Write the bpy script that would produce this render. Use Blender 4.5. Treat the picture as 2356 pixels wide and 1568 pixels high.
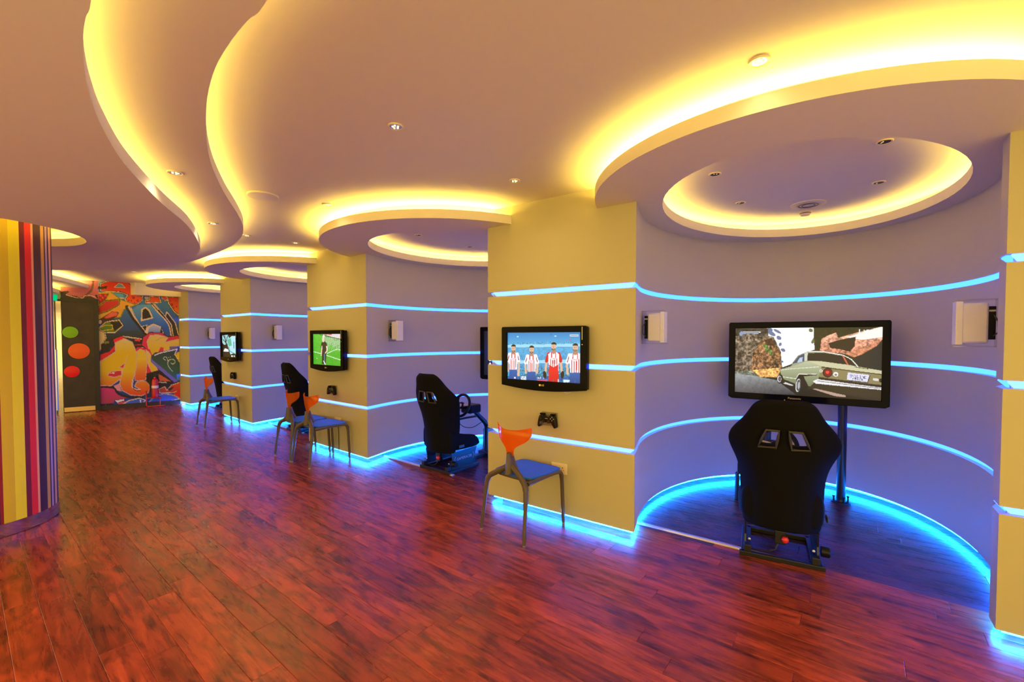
import bpy, bmesh, math, random
import numpy as np
from mathutils import Vector, Matrix
from mathutils.geometry import tessellate_polygon

SC = bpy.context.scene
for _o in list(bpy.data.objects):
    bpy.data.objects.remove(_o)
COLL = SC.collection
random.seed(7)
RNG = np.random.default_rng(11)

# ------------------------------------------------------------------ camera
F_PX, PITCH, EYE = 1010.0, math.radians(1.55), 1.5
Y0 = 774.5 + F_PX * math.tan(PITCH)
cam_d = bpy.data.cameras.new('camera')
cam_d.sensor_width = 36.0
cam_d.lens = 36.0 * F_PX / 2356.0
cam_d.shift_y = (Y0 - 784.0) / 2356.0
cam_d.clip_start = 0.05
cam = bpy.data.objects.new('camera', cam_d)
cam.location = (0, 0, EYE)
cam.rotation_euler = (math.pi / 2 - PITCH, 0, 0)
COLL.objects.link(cam)
SC.camera = cam

# ------------------------------------------------------------------ world, exposure
world = bpy.data.worlds.new('world')
SC.world = world
world.use_nodes = True
world.node_tree.nodes['Background'].inputs[0].default_value = (1.0, 0.72, 0.22, 1)
world.node_tree.nodes['Background'].inputs[1].default_value = 2.4  # uniform warm fill light, added to brighten the room from its open sides
SC.view_settings.view_transform = 'Standard'
SC.view_settings.look = 'None'
SC.view_settings.gamma = 1.0
SC.view_settings.use_curve_mapping = False
SC.view_settings.exposure = 0.2
SC.cycles.use_denoising = True
SC.cycles.sample_clamp_indirect = 6.0
SC.cycles.max_bounces = 6
SC.cycles.diffuse_bounces = 3
SC.cycles.glossy_bounces = 3
SC.cycles.transmission_bounces = 4
SC.cycles.caustics_reflective = False
SC.cycles.caustics_refractive = False
SC.cycles.adaptive_threshold = 0.1

# strengths of the lamps
COVE_COL, COVE_W = (1.0, 0.68, 0.12), 45.0       # yellow strips in the ceiling coves
WAVE_W = 21.0
STRIP_COL = (0.17, 0.78, 11.0)                    # blue strips in the wall grooves
SKIRT_COL = (0.60, 38.0, 230.0)                    # blue strips under the walls
SPOT_COL, SPOT_W = (1.0, 0.74, 0.34), 7.0       # recessed downlights, the added ones too

# ------------------------------------------------------------------ pixel helpers
_c, _s = math.cos(PITCH), math.sin(PITCH)
def ray(x, y):
    a, b = (x - 1178.0) / F_PX, -(y - Y0) / F_PX
    return np.array([a, _c + _s * b, -_s + _c * b])
def atz(x, y, z):
    r = ray(x, y); t = (z - EYE) / r[2]
    return np.array([0, 0, EYE]) + r * t
def onwall(x, y, A, B):
    r = ray(x, y); A = np.array(A[:2]); B = np.array(B[:2])
    n = np.array([-(B - A)[1], (B - A)[0]]); t = (n @ A) / (n @ r[:2])
    return np.array([0, 0, EYE]) + r * t
def project(p):
    X, D, Z = p[0], p[1], p[2] - EYE
    d = D * _c - Z * _s; u = D * _s + Z * _c
    return 1178 + F_PX * X / d, Y0 - F_PX * u / d

# ------------------------------------------------------------------ materials
def lin(c):
    out = []
    for v in c:
        v = v / 255.0
        out.append(v / 12.92 if v <= 0.04045 else ((v + 0.055) / 1.055) ** 2.4)
    return tuple(out)
def principled(name, col, rough=0.5, metal=0.0, spec=0.5, bump=0.0, bscale=80.0, coat=0.0, var=0.0):
    m = bpy.data.materials.new(name); m.use_nodes = True
    nt = m.node_tree; b = nt.nodes['Principled BSDF']
    b.inputs['Base Color'].default_value = (*col, 1)
    b.inputs['Roughness'].default_value = rough
    b.inputs['Metallic'].default_value = metal
    b.inputs['Specular IOR Level'].default_value = spec
    b.inputs['Coat Weight'].default_value = coat
    if bump or var:
        tc = nt.nodes.new('ShaderNodeTexCoord')
        n = nt.nodes.new('ShaderNodeTexNoise'); n.inputs['Scale'].default_value = bscale
        n.inputs['Detail'].default_value = 4
        nt.links.new(tc.outputs['Object'], n.inputs['Vector'])
        if bump:
            bp = nt.nodes.new('ShaderNodeBump'); bp.inputs['Strength'].default_value = bump
            bp.inputs['Distance'].default_value = 0.002
            nt.links.new(n.outputs['Fac'], bp.inputs['Height']); nt.links.new(bp.outputs['Normal'], b.inputs['Normal'])
        if var:
            r = nt.nodes.new('ShaderNodeValToRGB')
            r.color_ramp.elements[0].position = 0.3; r.color_ramp.elements[1].position = 0.7
            r.color_ramp.elements[0].color = (*[v * (1 - var) for v in col], 1)
            r.color_ramp.elements[1].color = (*[min(1, v * (1 + var)) for v in col], 1)
            nt.links.new(n.outputs['Fac'], r.inputs['Fac']); nt.links.new(r.outputs['Color'], b.inputs['Base Color'])
    return m
def emission(name, col, strength=1.0):
    m = bpy.data.materials.new(name); m.use_nodes = True
    nt = m.node_tree; nt.nodes.clear()
    o = nt.nodes.new('ShaderNodeOutputMaterial'); e = nt.nodes.new('ShaderNodeEmission')
    e.inputs[0].default_value = (*col, 1); e.inputs[1].default_value = strength
    nt.links.new(e.outputs[0], o.inputs[0])
    return m
def painted(name, emit=None, rough=0.5):
    """colour attribute 'paint' as flat print (emit=None) or as a lit screen"""
    m = bpy.data.materials.new(name); m.use_nodes = True
    nt = m.node_tree; b = nt.nodes['Principled BSDF']
    a = nt.nodes.new('ShaderNodeAttribute'); a.attribute_name = 'paint'
    if emit is None:
        nt.links.new(a.outputs['Color'], b.inputs['Base Color']); b.inputs['Roughness'].default_value = rough
    else:
        b.inputs['Base Color'].default_value = (0.01, 0.01, 0.01, 1); b.inputs['Roughness'].default_value = 0.35
        nt.links.new(a.outputs['Color'], b.inputs['Emission Color']); b.inputs['Emission Strength'].default_value = emit
    return m
def acrylic(name, col, diff=0.0, gloss=0.1):
    m = bpy.data.materials.new(name); m.use_nodes = True
    nt = m.node_tree; nt.nodes.clear()
    o = nt.nodes.new('ShaderNodeOutputMaterial'); t = nt.nodes.new('ShaderNodeBsdfTransparent')
    t.inputs[0].default_value = (*col, 1)
    g = nt.nodes.new('ShaderNodeBsdfGlossy'); g.inputs['Roughness'].default_value = 0.08
    mx = nt.nodes.new('ShaderNodeMixShader'); mx.inputs[0].default_value = gloss
    last = t
    if diff:
        d = nt.nodes.new('ShaderNodeBsdfTranslucent'); d.inputs[0].default_value = (*col, 1)
        d2 = nt.nodes.new('ShaderNodeBsdfDiffuse'); d2.inputs[0].default_value = (*col, 1)
        a = nt.nodes.new('ShaderNodeAddShader')
        nt.links.new(d.outputs[0], a.inputs[0]); nt.links.new(d2.outputs[0], a.inputs[1])
        m2 = nt.nodes.new('ShaderNodeMixShader'); m2.inputs[0].default_value = diff
        nt.links.new(t.outputs[0], m2.inputs[1]); nt.links.new(a.outputs[0], m2.inputs[2]); last = m2
    nt.links.new(last.outputs[0], mx.inputs[1]); nt.links.new(g.outputs[0], mx.inputs[2])
    nt.links.new(mx.outputs[0], o.inputs[0])
    return m

def wood_material(name='mahogany_planks', k=(1, 1, 1)):
    m = bpy.data.materials.new(name); m.use_nodes = True
    nt = m.node_tree; b = nt.nodes['Principled BSDF']; L = nt.links.new
    geo = nt.nodes.new('ShaderNodeNewGeometry')
    mp = nt.nodes.new('ShaderNodeMapping'); mp.vector_type = 'POINT'
    mp.inputs['Rotation'].default_value = (0, 0, math.atan2(0.62, 0.785))
    L(geo.outputs['Position'], mp.inputs['Vector'])
    at = nt.nodes.new('ShaderNodeAttribute'); at.attribute_name = 'rnd'
    off = nt.nodes.new('ShaderNodeVectorMath'); off.operation = 'SCALE'; off.inputs[3].default_value = 37.0
    L(at.outputs['Color'], off.inputs[0])
    ad = nt.nodes.new('ShaderNodeVectorMath'); ad.operation = 'ADD'
    L(mp.outputs[0], ad.inputs[0]); L(off.outputs[0], ad.inputs[1])
    st = nt.nodes.new('ShaderNodeVectorMath'); st.operation = 'MULTIPLY'; st.inputs[1].default_value = (2.2, 22.0, 1.0)
    L(ad.outputs[0], st.inputs[0])
    n1 = nt.nodes.new('ShaderNodeTexNoise'); n1.inputs['Scale'].default_value = 1.0; n1.inputs['Detail'].default_value = 8
    n1.inputs['Roughness'].default_value = 0.65; n1.inputs['Distortion'].default_value = 0.9
    L(st.outputs[0], n1.inputs['Vector'])
    st2 = nt.nodes.new('ShaderNodeVectorMath'); st2.operation = 'MULTIPLY'; st2.inputs[1].default_value = (3.2, 9.0, 1.0)
    L(ad.outputs[0], st2.inputs[0])
    n2 = nt.nodes.new('ShaderNodeTexNoise'); n2.inputs['Scale'].default_value = 1.0; n2.inputs['Detail'].default_value = 5
    n2.inputs['Distortion'].default_value = 1.6
    L(st2.outputs[0], n2.inputs['Vector'])
    r = nt.nodes.new('ShaderNodeValToRGB'); e = r.color_ramp.elements
    e[0].position = 0.28; e[0].color = (0.13, 0.024, 0.016, 1)
    e[1].position = 0.72; e[1].color = (0.46, 0.075, 0.032, 1)
    e2 = r.color_ramp.elements.new(0.5); e2.color = (0.29, 0.042, 0.020, 1)
    L(n1.outputs['Fac'], r.inputs['Fac'])
    r2 = nt.nodes.new('ShaderNodeValToRGB'); e = r2.color_ramp.elements
    e[0].position = 0.30; e[0].color = (0.36, 0.33, 0.33, 1); e[1].position = 0.56; e[1].color = (1.1, 1.05, 1.0, 1)
    L(n2.outputs['Fac'], r2.inputs['Fac'])
    mx = nt.nodes.new('ShaderNodeMix'); mx.data_type = 'RGBA'; mx.blend_type = 'MULTIPLY'; mx.inputs[0].default_value = 1
    L(r.outputs[0], mx.inputs[6]); L(r2.outputs[0], mx.inputs[7])
    mr = nt.nodes.new('ShaderNodeMapRange'); mr.inputs[3].default_value = 0.72; mr.inputs[4].default_value = 1.25
    L(at.outputs['Fac'], mr.inputs[0])
    mx2 = nt.nodes.new('ShaderNodeVectorMath'); mx2.operation = 'SCALE'
    L(mx.outputs[2], mx2.inputs[0]); L(mr.outputs[0], mx2.inputs[3])
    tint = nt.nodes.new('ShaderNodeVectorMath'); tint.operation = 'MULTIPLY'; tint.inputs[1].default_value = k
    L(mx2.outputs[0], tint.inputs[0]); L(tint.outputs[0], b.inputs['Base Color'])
    rr = nt.nodes.new('ShaderNodeMapRange'); rr.inputs[3].default_value = 0.2; rr.inputs[4].default_value = 0.36
    L(n1.outputs['Fac'], rr.inputs[0]); L(rr.outputs[0], b.inputs['Roughness'])
    bp = nt.nodes.new('ShaderNodeBump'); bp.inputs['Strength'].default_value = 0.12; bp.inputs['Distance'].default_value = 0.002
    L(n1.outputs['Fac'], bp.inputs['Height']); L(bp.outputs['Normal'], b.inputs['Normal'])
    b.inputs['Specular IOR Level'].default_value = 0.36
    return m

M = dict(
    wall=principled('cream_wall_paint', (0.505, 0.465, 0.275), 0.6, bump=0.05, bscale=220),
    niche=principled('shaded_niche_paint', (0.49, 0.45, 0.43), 0.6, bump=0.05, bscale=220),  # the pillars' cream paint, with the niche shade put into its colour
    ceil=principled('ceiling_paint', (0.82, 0.75, 0.57), 0.7, bump=0.03, bscale=160),
    lip=principled('cove_lip_paint', (0.80, 0.74, 0.62), 0.6, bump=0.03, bscale=160),
    wood=wood_material(), wood2=wood_material('dark_planks_blue_glow_tint', (.26, .45, 2.2)),  # niche planks: darker wood, with blue strip light tinted into the colour
    subfloor=principled('dark_floor_joint', (0.03, 0.008, 0.005), 0.6, bump=0.1),
    cove=emission('cove_strip_light', COVE_COL, COVE_W), cove_out=emission('ring_cove_strip_light', COVE_COL, COVE_W * 2.1),
    wave=emission('wave_strip_light', COVE_COL, WAVE_W),
    strip=emission('wall_strip_light', STRIP_COL, 1.0), strip_p=emission('pillar_strip_light', (.42, .86, STRIP_COL[2]), 1.0),
    skirt=emission('skirting_strip_light', SKIRT_COL, 1.0),
    black=principled('black_fabric', (0.0045, 0.0045, 0.005), 0.85, spec=0.12, bump=0.3, bscale=600),
    trim=principled('grey_piping', (0.035, 0.032, 0.022), 0.5, bump=0.1),
    metalblk=principled('black_powder_coat', (0.008, 0.008, 0.01), 0.35, spec=0.5, bump=0.05, bscale=300),
    plastic=principled('black_plastic', (0.006, 0.006, 0.007), 0.3, spec=0.2, bump=0.02, bscale=300),
    gloss=principled('black_piano_gloss', (0.005, 0.005, 0.006), 0.10, spec=0.05, var=0.05),
    white=principled('white_plastic', (0.80, 0.78, 0.74), 0.4, bump=0.02, bscale=200),
    silver=principled('brushed_silver', (0.62, 0.60, 0.56), 0.35, metal=0.9, bump=0.05, bscale=300),
    chrome=principled('threshold_metal', (0.75, 0.73, 0.70), 0.30, metal=0.85, bump=0.06, bscale=200),
    steel=principled('polished_steel', (0.62, 0.60, 0.58), 0.12, metal=1.0, bump=0.25, bscale=9),
    red=principled('red_plastic', (0.72, 0.02, 0.015), 0.35, bump=0.02),
    redpaint=principled('red_enamel', (0.62, 0.015, 0.02), 0.25, bump=0.02),
    orange=acrylic('orange_acrylic', (1.0, 0.34, 0.02), diff=0.16, gloss=0.06),
    clear=acrylic('clear_acrylic', (0.93, 0.93, 0.90), gloss=0.07),
    frame=principled('taupe_coated_frame', (0.085, 0.062, 0.038), 0.42, bump=0.05, bscale=200),
    seat=principled('blue_seat_plastic', (0.010, 0.12, 0.72), 0.5, spec=0.3, bump=0.06, bscale=300),
    door=principled('dark_wenge_veneer', (0.028, 0.018, 0.013), 0.4, var=0.4, bscale=6, bump=0.1),
    doorframe=principled('black_door_frame', (0.008, 0.008, 0.007), 0.35, bump=0.05),
    brass=principled('brass_kick_plate', (0.85, 0.60, 0.22), 0.3, metal=0.8, bump=0.05),
    green=principled('green_disc', lin((130, 205, 5)), 0.4, var=0.03), orng=principled('orange_disc', lin((255, 105, 25)), 0.4, var=0.03),
    redd=principled('red_disc', lin((245, 15, 15)), 0.4, var=0.03),
    exitg=emission('exit_sign_green', (0.0, 0.55, 0.20), 1.0), exitw=emission('exit_sign_white', (0.55, 1.0, 0.9), 1.0),
    lamp=emission('downlight_lamp', (1.0, 0.85, 0.45), 1.6),
    ivory=principled('ivory_socket_plate', (0.82, 0.72, 0.50), 0.4, bump=0.02),
    gold=principled('gold_lettering', (0.8, 0.62, 0.25), 0.3, metal=0.6, bump=0.02),
    grey=principled('pale_lettering', (0.35, 0.35, 0.40), 0.5, bump=0.02),
    lilac=principled('lilac_indicator', (0.6, 0.55, 0.85), 0.2, bump=0.02),
    dark=principled('dark_recess', (0.01, 0.009, 0.009), 0.6, bump=0.02),
    screen=painted('lit_screen_picture', emit=1.0), mural=painted('printed_mural', rough=0.45),
    stripes=painted('printed_stripe_wrap', rough=0.6),
)

# ------------------------------------------------------------------ mesh helpers
class MB:
    def __init__(self): self.v = []; self.f = []; self.mi = []
    def add(self, verts, faces, mi=0):
        k = len(self.v); self.v += [tuple(map(float, p)) for p in verts]
        self.f += [tuple(i + k for i in f) for f in faces]; self.mi += [mi] * len(faces); return self
    def box(self, lo, hi, mi=0):
        x0, y0, z0 = lo; x1, y1, z1 = hi
        return self.add([(x0, y0, z0), (x1, y0, z0), (x1, y1, z0), (x0, y1, z0), (x0, y0, z1), (x1, y0, z1), (x1, y1, z1), (x0, y1, z1)],
                        [(0, 3, 2, 1), (4, 5, 6, 7), (0, 1, 5, 4), (1, 2, 6, 5), (2, 3, 7, 6), (3, 0, 4, 7)], mi)
    def prism(self, poly, axis, a, b, mi=0):
        """extrude a 2D polygon along axis ('x','y','z') from a to b"""
        n = len(poly)
        def P(p, t):
            return (t, p[0], p[1]) if axis == 'x' else (p[0], t, p[1]) if axis == 'y' else (p[0], p[1], t)
        tri = tessellate_polygon([[Vector((p[0], p[1], 0)) for p in poly]])
        vs = [P(p, a) for p in poly] + [P(p, b) for p in poly]
        fs = [tuple(t) for t in tri] + [tuple(i + n for i in reversed(t)) for t in tri]
        fs += [(i, (i + 1) % n, (i + 1) % n + n, i + n) for i in range(n)]
        return self.add(vs, fs, mi)
    def tube(self, path, r, n=10, closed=False, cap=True, flat=None):
        path = [Vector(p) for p in path]; m = len(path)
        rs = r if isinstance(r, (list, tuple)) else [r] * m
        vs = []; up = None
        for i, p in enumerate(path):
            a = path[(i - 1) % m] if (closed or i > 0) else p
            b = path[(i + 1) % m] if (closed or i < m - 1) else p
            t = (b - a).normalized()
            if up is None:
                up = Vector((0, 0, 1)) if abs(t.z) < 0.9 else Vector((1, 0, 0))
            s = t.cross(up)
            if s.length < 1e-5: s = t.cross(Vector((0, 1, 0)))
            s.normalize(); up = s.cross(t).normalized()
            k = flat if flat else (1.0, 1.0)
            for j in range(n):
                an = 2 * math.pi * j / n
                vs.append(p + s * (math.cos(an) * rs[i] * k[0]) + up * (math.sin(an) * rs[i] * k[1]))
        fs = []
        for i in range(m if closed else m - 1):
            for j in range(n):
                q = (i + 1) % m
                fs.append((i * n + j, i * n + (j + 1) % n, q * n + (j + 1) % n, q * n + j))
        if cap and not closed:
            fs.append(tuple(reversed(range(n)))); fs.append(tuple(range((m - 1) * n, m * n)))
        return self.add(vs, fs)
    def lathe(self, prof, n=24, mi=0, cap=True):
        """profile [(radius, z)] turned about the z axis"""
        vs = []; fs = []
        for r, z in prof:
            for j in range(n):
                a = 2 * math.pi * j / n; vs.append((r * math.cos(a), r * math.sin(a), z))
        for i in range(len(prof) - 1):
            for j in range(n):
                fs.append((i * n + j, i * n + (j + 1) % n, (i + 1) * n + (j + 1) % n, (i + 1) * n + j))
        if cap and prof[0][0] > 1e-6: fs.append(tuple(reversed(range(n))))
        if cap and prof[-1][0] > 1e-6: fs.append(tuple(range((len(prof) - 1) * n, len(prof) * n)))
        return self.add(vs, fs, mi)
    def build(self, name, mat, parent=None, smooth=False, bevel=0.0, subsurf=0, angle=35):
        me = bpy.data.meshes.new(name); me.from_pydata(self.v, [], self.f); 
        mats = mat if isinstance(mat, (list, tuple)) else [mat]
        for m in mats: me.materials.append(m)
        if len(mats) > 1: me.polygons.foreach_set('material_index', self.mi)
        me.validate(); me.update()
        bm = bmesh.new(); bm.from_mesh(me); bmesh.ops.remove_doubles(bm, verts=bm.verts, dist=1e-6)
        bmesh.ops.recalc_face_normals(bm, faces=bm.faces); bm.to_mesh(me); bm.free()
        if smooth:
            me.polygons.foreach_set('use_smooth', [True] * len(me.polygons)); me.set_sharp_from_angle(angle=math.radians(angle))
        o = bpy.data.objects.new(name, me); COLL.objects.link(o)
        if parent is not None: o.parent = parent
        if bevel:
            b = o.modifiers.new('bevel', 'BEVEL'); b.width = bevel; b.segments = 2; b.limit_method = 'ANGLE'
        if subsurf:
            s = o.modifiers.new('subsurf', 'SUBSURF'); s.levels = subsurf; s.render_levels = subsurf
        return o
def tag(o, label, cat, group=None):
    o['label'] = label; o['category'] = cat
    if group: o['group'] = group
    return o
def thing(name, label, cat, loc=(0, 0, 0), rotz=0.0, group=None):
    o = bpy.data.objects.new(name, None); o.empty_display_size = 0.1; COLL.objects.link(o)
    o.location = loc; o.rotation_euler = (0, 0, rotz)
    return tag(o, label, cat, group)
def struct(o): o['kind'] = 'structure'; return o
def copy_tree(o, parent=None):
    c = o.copy(); COLL.objects.link(c); c.parent = parent
    for ch in [q for q in bpy.data.objects if q.parent == o]: copy_tree(ch, c)
    return c
def text_part(name, s, size, mat, parent, depth=0.001):
    """flat lettering standing in the local xz plane, readable from -y, centred"""
    cu = bpy.data.curves.new(name, 'FONT'); cu.body = s; cu.size = size; cu.align_x = 'CENTER'; cu.align_y = 'CENTER'; cu.extrude = depth
    cu.resolution_u = 3
    t = bpy.data.objects.new(name, cu); COLL.objects.link(t)
    bpy.context.view_layer.update()
    me = bpy.data.meshes.new_from_object(t.evaluated_get(bpy.context.evaluated_depsgraph_get()))
    bpy.data.objects.remove(t); bpy.data.curves.remove(cu)
    me.transform(Matrix.Rotation(math.pi / 2, 4, 'X')); me.materials.clear(); me.materials.append(mat)
    o = bpy.data.objects.new(name, me); COLL.objects.link(o); o.parent = parent
    return o
def mitre_normals(P, closed=False):
    """2D polyline -> per-vertex mitred offset to its left side"""
    P = np.array(P, float); n = len(P); out = []
    for i in range(n):
        def seg(a, b):
            d = P[b] - P[a]; l = np.hypot(*d); return np.array([-d[1], d[0]]) / max(l, 1e-9)
        ns = []
        if closed or i > 0: ns.append(seg((i - 1) % n, i))
        if closed or i < n - 1: ns.append(seg(i, (i + 1) % n))
        m = sum(ns); m = m / max(np.hypot(*m), 1e-9)
        out.append(m / max(0.35, float(m @ ns[0])))
    return np.array(out)
def sweep(P, N, section, closed=False, mb=None, sec_closed=False, caps=False):
    """sweep section [(offset along N, z)] along the plan polyline P"""
    mb = mb or MB(); k = len(section); vs = []; fs = []
    for p, n in zip(P, N):
        for o, z in section: vs.append((p[0] + n[0] * o, p[1] + n[1] * o, z))
    m = len(P)
    for i in range(m if closed else m - 1):
        q = (i + 1) % m
        for j in range(k if sec_closed else k - 1):
            jj = (j + 1) % k
            fs.append((i * k + j, q * k + j, q * k + jj, i * k + jj))
    if caps and sec_closed and not closed:
        fs.append(tuple(reversed(range(k)))); fs.append(tuple(range((m - 1) * k, m * k)))
    return mb.add(vs, fs)
def flat(polys, z, mb=None):
    mb = mb or MB()
    vv = [Vector((p[0], p[1], 0)) for poly in polys for p in poly]
    tri = tessellate_polygon([[Vector((p[0], p[1], 0)) for p in poly] for poly in polys])
    return mb.add([(p.x, p.y, z) for p in vv], [tuple(t) for t in tri])
def spline(P, n=8, closed=False):
    P = [np.array(p, float) for p in P]; m = len(P); out = []
    for i in range(m if closed else m - 1):
        a = P[(i - 1) % m] if (closed or i > 0) else 2 * P[0] - P[1]
        b, c = P[i], P[(i + 1) % m]
        d = P[(i + 2) % m] if (closed or i < m - 2) else 2 * P[-1] - P[-2]
        for k in range(n):
            t = k / n
            out.append(0.5 * ((2 * b) + (c - a) * t + (2 * a - 5 * b + 4 * c - d) * t * t + (3 * b - a - 3 * c + d) * t ** 3))
    if not closed: out.append(P[-1])
    return out

# ------------------------------------------------------------------ plan of the place
PT = {'P0l': (2.401, 2.142), 'P1r': (.905, 3.221), 'P1l': (-.22, 4.015), 'P2r': (-1.728, 5.215), 'P2l': (-2.834, 6.094),
      'P3r': (-4.367, 7.347), 'P3l': (-5.451, 8.228), 'P4r': (-6.966, 9.463), 'P4l': (-7.449, 9.836)}
PT = {k: np.array(v) for k, v in PT.items()}
PT['P0r'] = PT['P0l'] + 1.38 * np.array([.811, -.585])
Z_CEIL, Z_MID, Z_LOW = 2.64, 2.484, 2.34          # main ceiling, ring soffits and middle wave, lowest wave
Z_STRIPS = (.648, 1.267, 1.882)
GAP = 0.05

class Frame:
    """u to the right along the row, v into the wall"""
    def __init__(self, L, R):
        self.L, self.R = L, R; self.o = (L + R) / 2; d = R - L; self.half = np.hypot(*d) / 2
        self.u = d / (2 * self.half); self.v = np.array([-self.u[1], self.u[0]]); self.rot = math.atan2(self.u[1], self.u[0])
    def w(self, a, b): return self.o + self.u * a + self.v * b
    def w3(self, a, b, z): q = self.w(a, b); return (float(q[0]), float(q[1]), z)
NICHES = [Frame(PT['P1r'], PT['P0l']), Frame(PT['P2r'], PT['P1l']), Frame(PT['P3r'], PT['P2l']), Frame(PT['P4r'], PT['P3l'])]
PILLARS = [Frame(PT['P0l'], PT['P0r']), Frame(PT['P1l'], PT['P1r']), Frame(PT['P2l'], PT['P2r']), Frame(PT['P3l'], PT['P3r']), Frame(PT['P4l'], PT['P4r'])]
def ellipse_uv(c, a_long, a_short, tilt, n, t0=0.0, t1=2 * math.pi, closed=True):
    """long axis runs into the niche, leaning by tilt towards +u; angle 0 = +u, counter-clockwise"""
    ct, st = math.cos(-tilt), math.sin(-tilt); out = []
    for i in range(n if closed else n + 1):
        t = t0 + (t1 - t0) * i / n; x, y = a_short * math.cos(t), a_long * math.sin(t)
        out.append((c[0] + x * ct - y * st, c[1] + x * st + y * ct))
    return out
def niche_curve(k, n=40, grow=0.0):
    F = NICHES[k]; s = F.half / 0.925
    pts = ellipse_uv((.017, .79), 1.43 + grow, 1.06 + grow, math.radians(5.3), 240)
    pts = [(p[0] * s, p[1]) for p in pts]
    # from the right corner round the back to the left corner
    up = [p for p in pts if p[1] > 0.10]
    st = max(range(len(up)), key=lambda i: up[i][0] - 3 * up[i][1])
    up = up[st:] + up[:st]
    d = [0]
    step = max(1, len(up) // n); up = up[::step]
    if grow: return [(F.half + grow, 0.0)] + up + [(-F.half - grow, 0.0)]
    return [(F.half, 0.0)] + up + [(-F.half, 0.0)]

# ------------------------------------------------------------------ walls: pillars and niches (one profile swept along the plan)
def wall_section(z_top):
    s = [(0.09, 0.0), (0.09, GAP), (0.0, GAP)]
    for z in Z_STRIPS:
        s += [(0.0, z - .02), (.035, z - .02), (.035, z + .02), (0.0, z + .02)]
    return s + [(0.0, z_top)]
chain = [PT['P0r']]; seg_of = []
chain += [PT['P0l']]; seg_of += ['p0']
for k in range(4):
    F = NICHES[k]; uv = niche_curve(k)
    for p in uv[1:-1]: chain.append(F.w(*p)); seg_of.append('n%d' % k)
    chain.append(F.L); seg_of.append('n%d' % k)
    nxt = PILLARS[k + 1]; chain.append(nxt.L); seg_of.append('p%d' % (k + 1))
chain = np.array(chain)
CN = -mitre_normals(chain)      # the walls run right to left, so the solid side lies on the other hand
def seg_range(tag_):
    idx = [i for i, s in enumerate(seg_of) if s == tag_]
    return idx[0], idx[-1] + 1
def resample(P, N, cut0, cut1):
    """shorten a polyline with its normals by cut0 / cut1 metres at its ends"""
    P, N = [np.array(p) for p in P], [np.array(q) for q in N]
    def trim(P, N, c):
        while len(P) > 2 and np.hypot(*(P[1] - P[0])) <= c:
            c -= np.hypot(*(P[1] - P[0])); P.pop(0); N.pop(0)
        l = np.hypot(*(P[1] - P[0])); t = min(.9, c / l); P[0] = P[0] + (P[1] - P[0]) * t; N[0] = N[0] + (N[1] - N[0]) * t
        return P, N
    P, N = trim(P, N, cut0); P, N = trim(P[::-1], N[::-1], cut1)
    return P[::-1], N[::-1]
STRIP_SEC = lambda z: [(.034, z - .0195), (.004, z + .012), (.008, z + .0195), (.0345, z + .0195)]
SKIRT_SEC = [(.012, GAP - .014), (.012, GAP - .002), (.026, GAP - .002), (.026, GAP - .014)]
for k in range(5):
    a, b = seg_range('p%d' % k); P, N = chain[a:b + 1], CN[a:b + 1]
    w = struct(sweep(P, N, wall_section(Z_CEIL)).build('wall_pillar', M['wall']))
    P2, N2 = resample(P, N, 0.0, 0.05 if k else .01)
    for z in Z_STRIPS: sweep(P2, N2, STRIP_SEC(z), sec_closed=True, caps=True).build('light_strip', M['strip_p'], w)
    sweep(P2, N2, SKIRT_SEC, sec_closed=True, caps=True).build('skirting_light', M['skirt'], w)
for k in range(4):
    a, b = seg_range('n%d' % k); P, N = chain[a:b + 1], CN[a:b + 1]
    w = struct(sweep(P, N, wall_section(Z_CEIL)).build('wall_niche', M['niche'], smooth=True, angle=40))
    P2, N2 = resample(P, N, 0.04, 0.0)
    for z in Z_STRIPS: sweep(P2, N2, STRIP_SEC(z), sec_closed=True, caps=True).build('light_strip', M['strip'], w)
    sweep(P2, N2, SKIRT_SEC, sec_closed=True, caps=True).build('skirting_light', M['skirt'], w)

# end wall with the mural and the doors, and the walls round the rest of the room
MW = Frame(np.array([-9.02, 8.549]), np.array([-7.459, 9.836]))      # u to the right along the end wall
def plain_wall(name, pts):
    pts = [np.array(p) for p in pts]
    return struct(sweep(pts, mitre_normals(pts), [(0, 0), (0, Z_CEIL), (.1, Z_CEIL), (.1, 0)], sec_closed=True, caps=True).build(name, M['wall']))
plain_wall('wall_end', [MW.w(-4.5, 0), MW.w(MW.half + .02, 0)])
right_far = PT['P0r'] + 3.2 * PILLARS[0].u
plain_wall('wall_right', [PT['P0r'], right_far])
# open hall behind the camera and left; walls omitted to admit the world fill

# ------------------------------------------------------------------ floor
fl = struct(MB().box((-11.9, -1.4, -.06), (7, 13.5, -.008)).build('floor', M['subfloor']))
PD, PN = np.array([.785, -.620]), np.array([.620, .785]); PD /= np.hypot(*PD); PN /= np.hypot(*PN)
PW, PL = 0.128, 1.22
def plank_geo(s0, t0, L):
    g, c = .0004, .0015
    def W(t, s, z): q = PD * t + PN * s; return (q[0], q[1], z)
    a0, a1, b0, b1 = t0 + g, t0 + L - g, s0 + g, s0 + PW - g
    vs = [W(a0, b0, -.008), W(a1, b0, -.008), W(a1, b1, -.008), W(a0, b1, -.008),
          W(a0, b0, -.0012), W(a1, b0, -.0012), W(a1, b1, -.0012), W(a0, b1, -.0012),
          W(a0 + c, b0 + c, 0), W(a1 - c, b0 + c, 0), W(a1 - c, b1 - c, 0), W(a0 + c, b1 - c, 0)]
    fs = [(8, 9, 10, 11)] + [(i, (i + 1) % 4, (i + 1) % 4 + 4, i + 4) for i in range(4)] + [(i + 4, (i + 1) % 4 + 4, (i + 1) % 4 + 8, i + 8) for i in range(4)]
    return vs, fs
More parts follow.
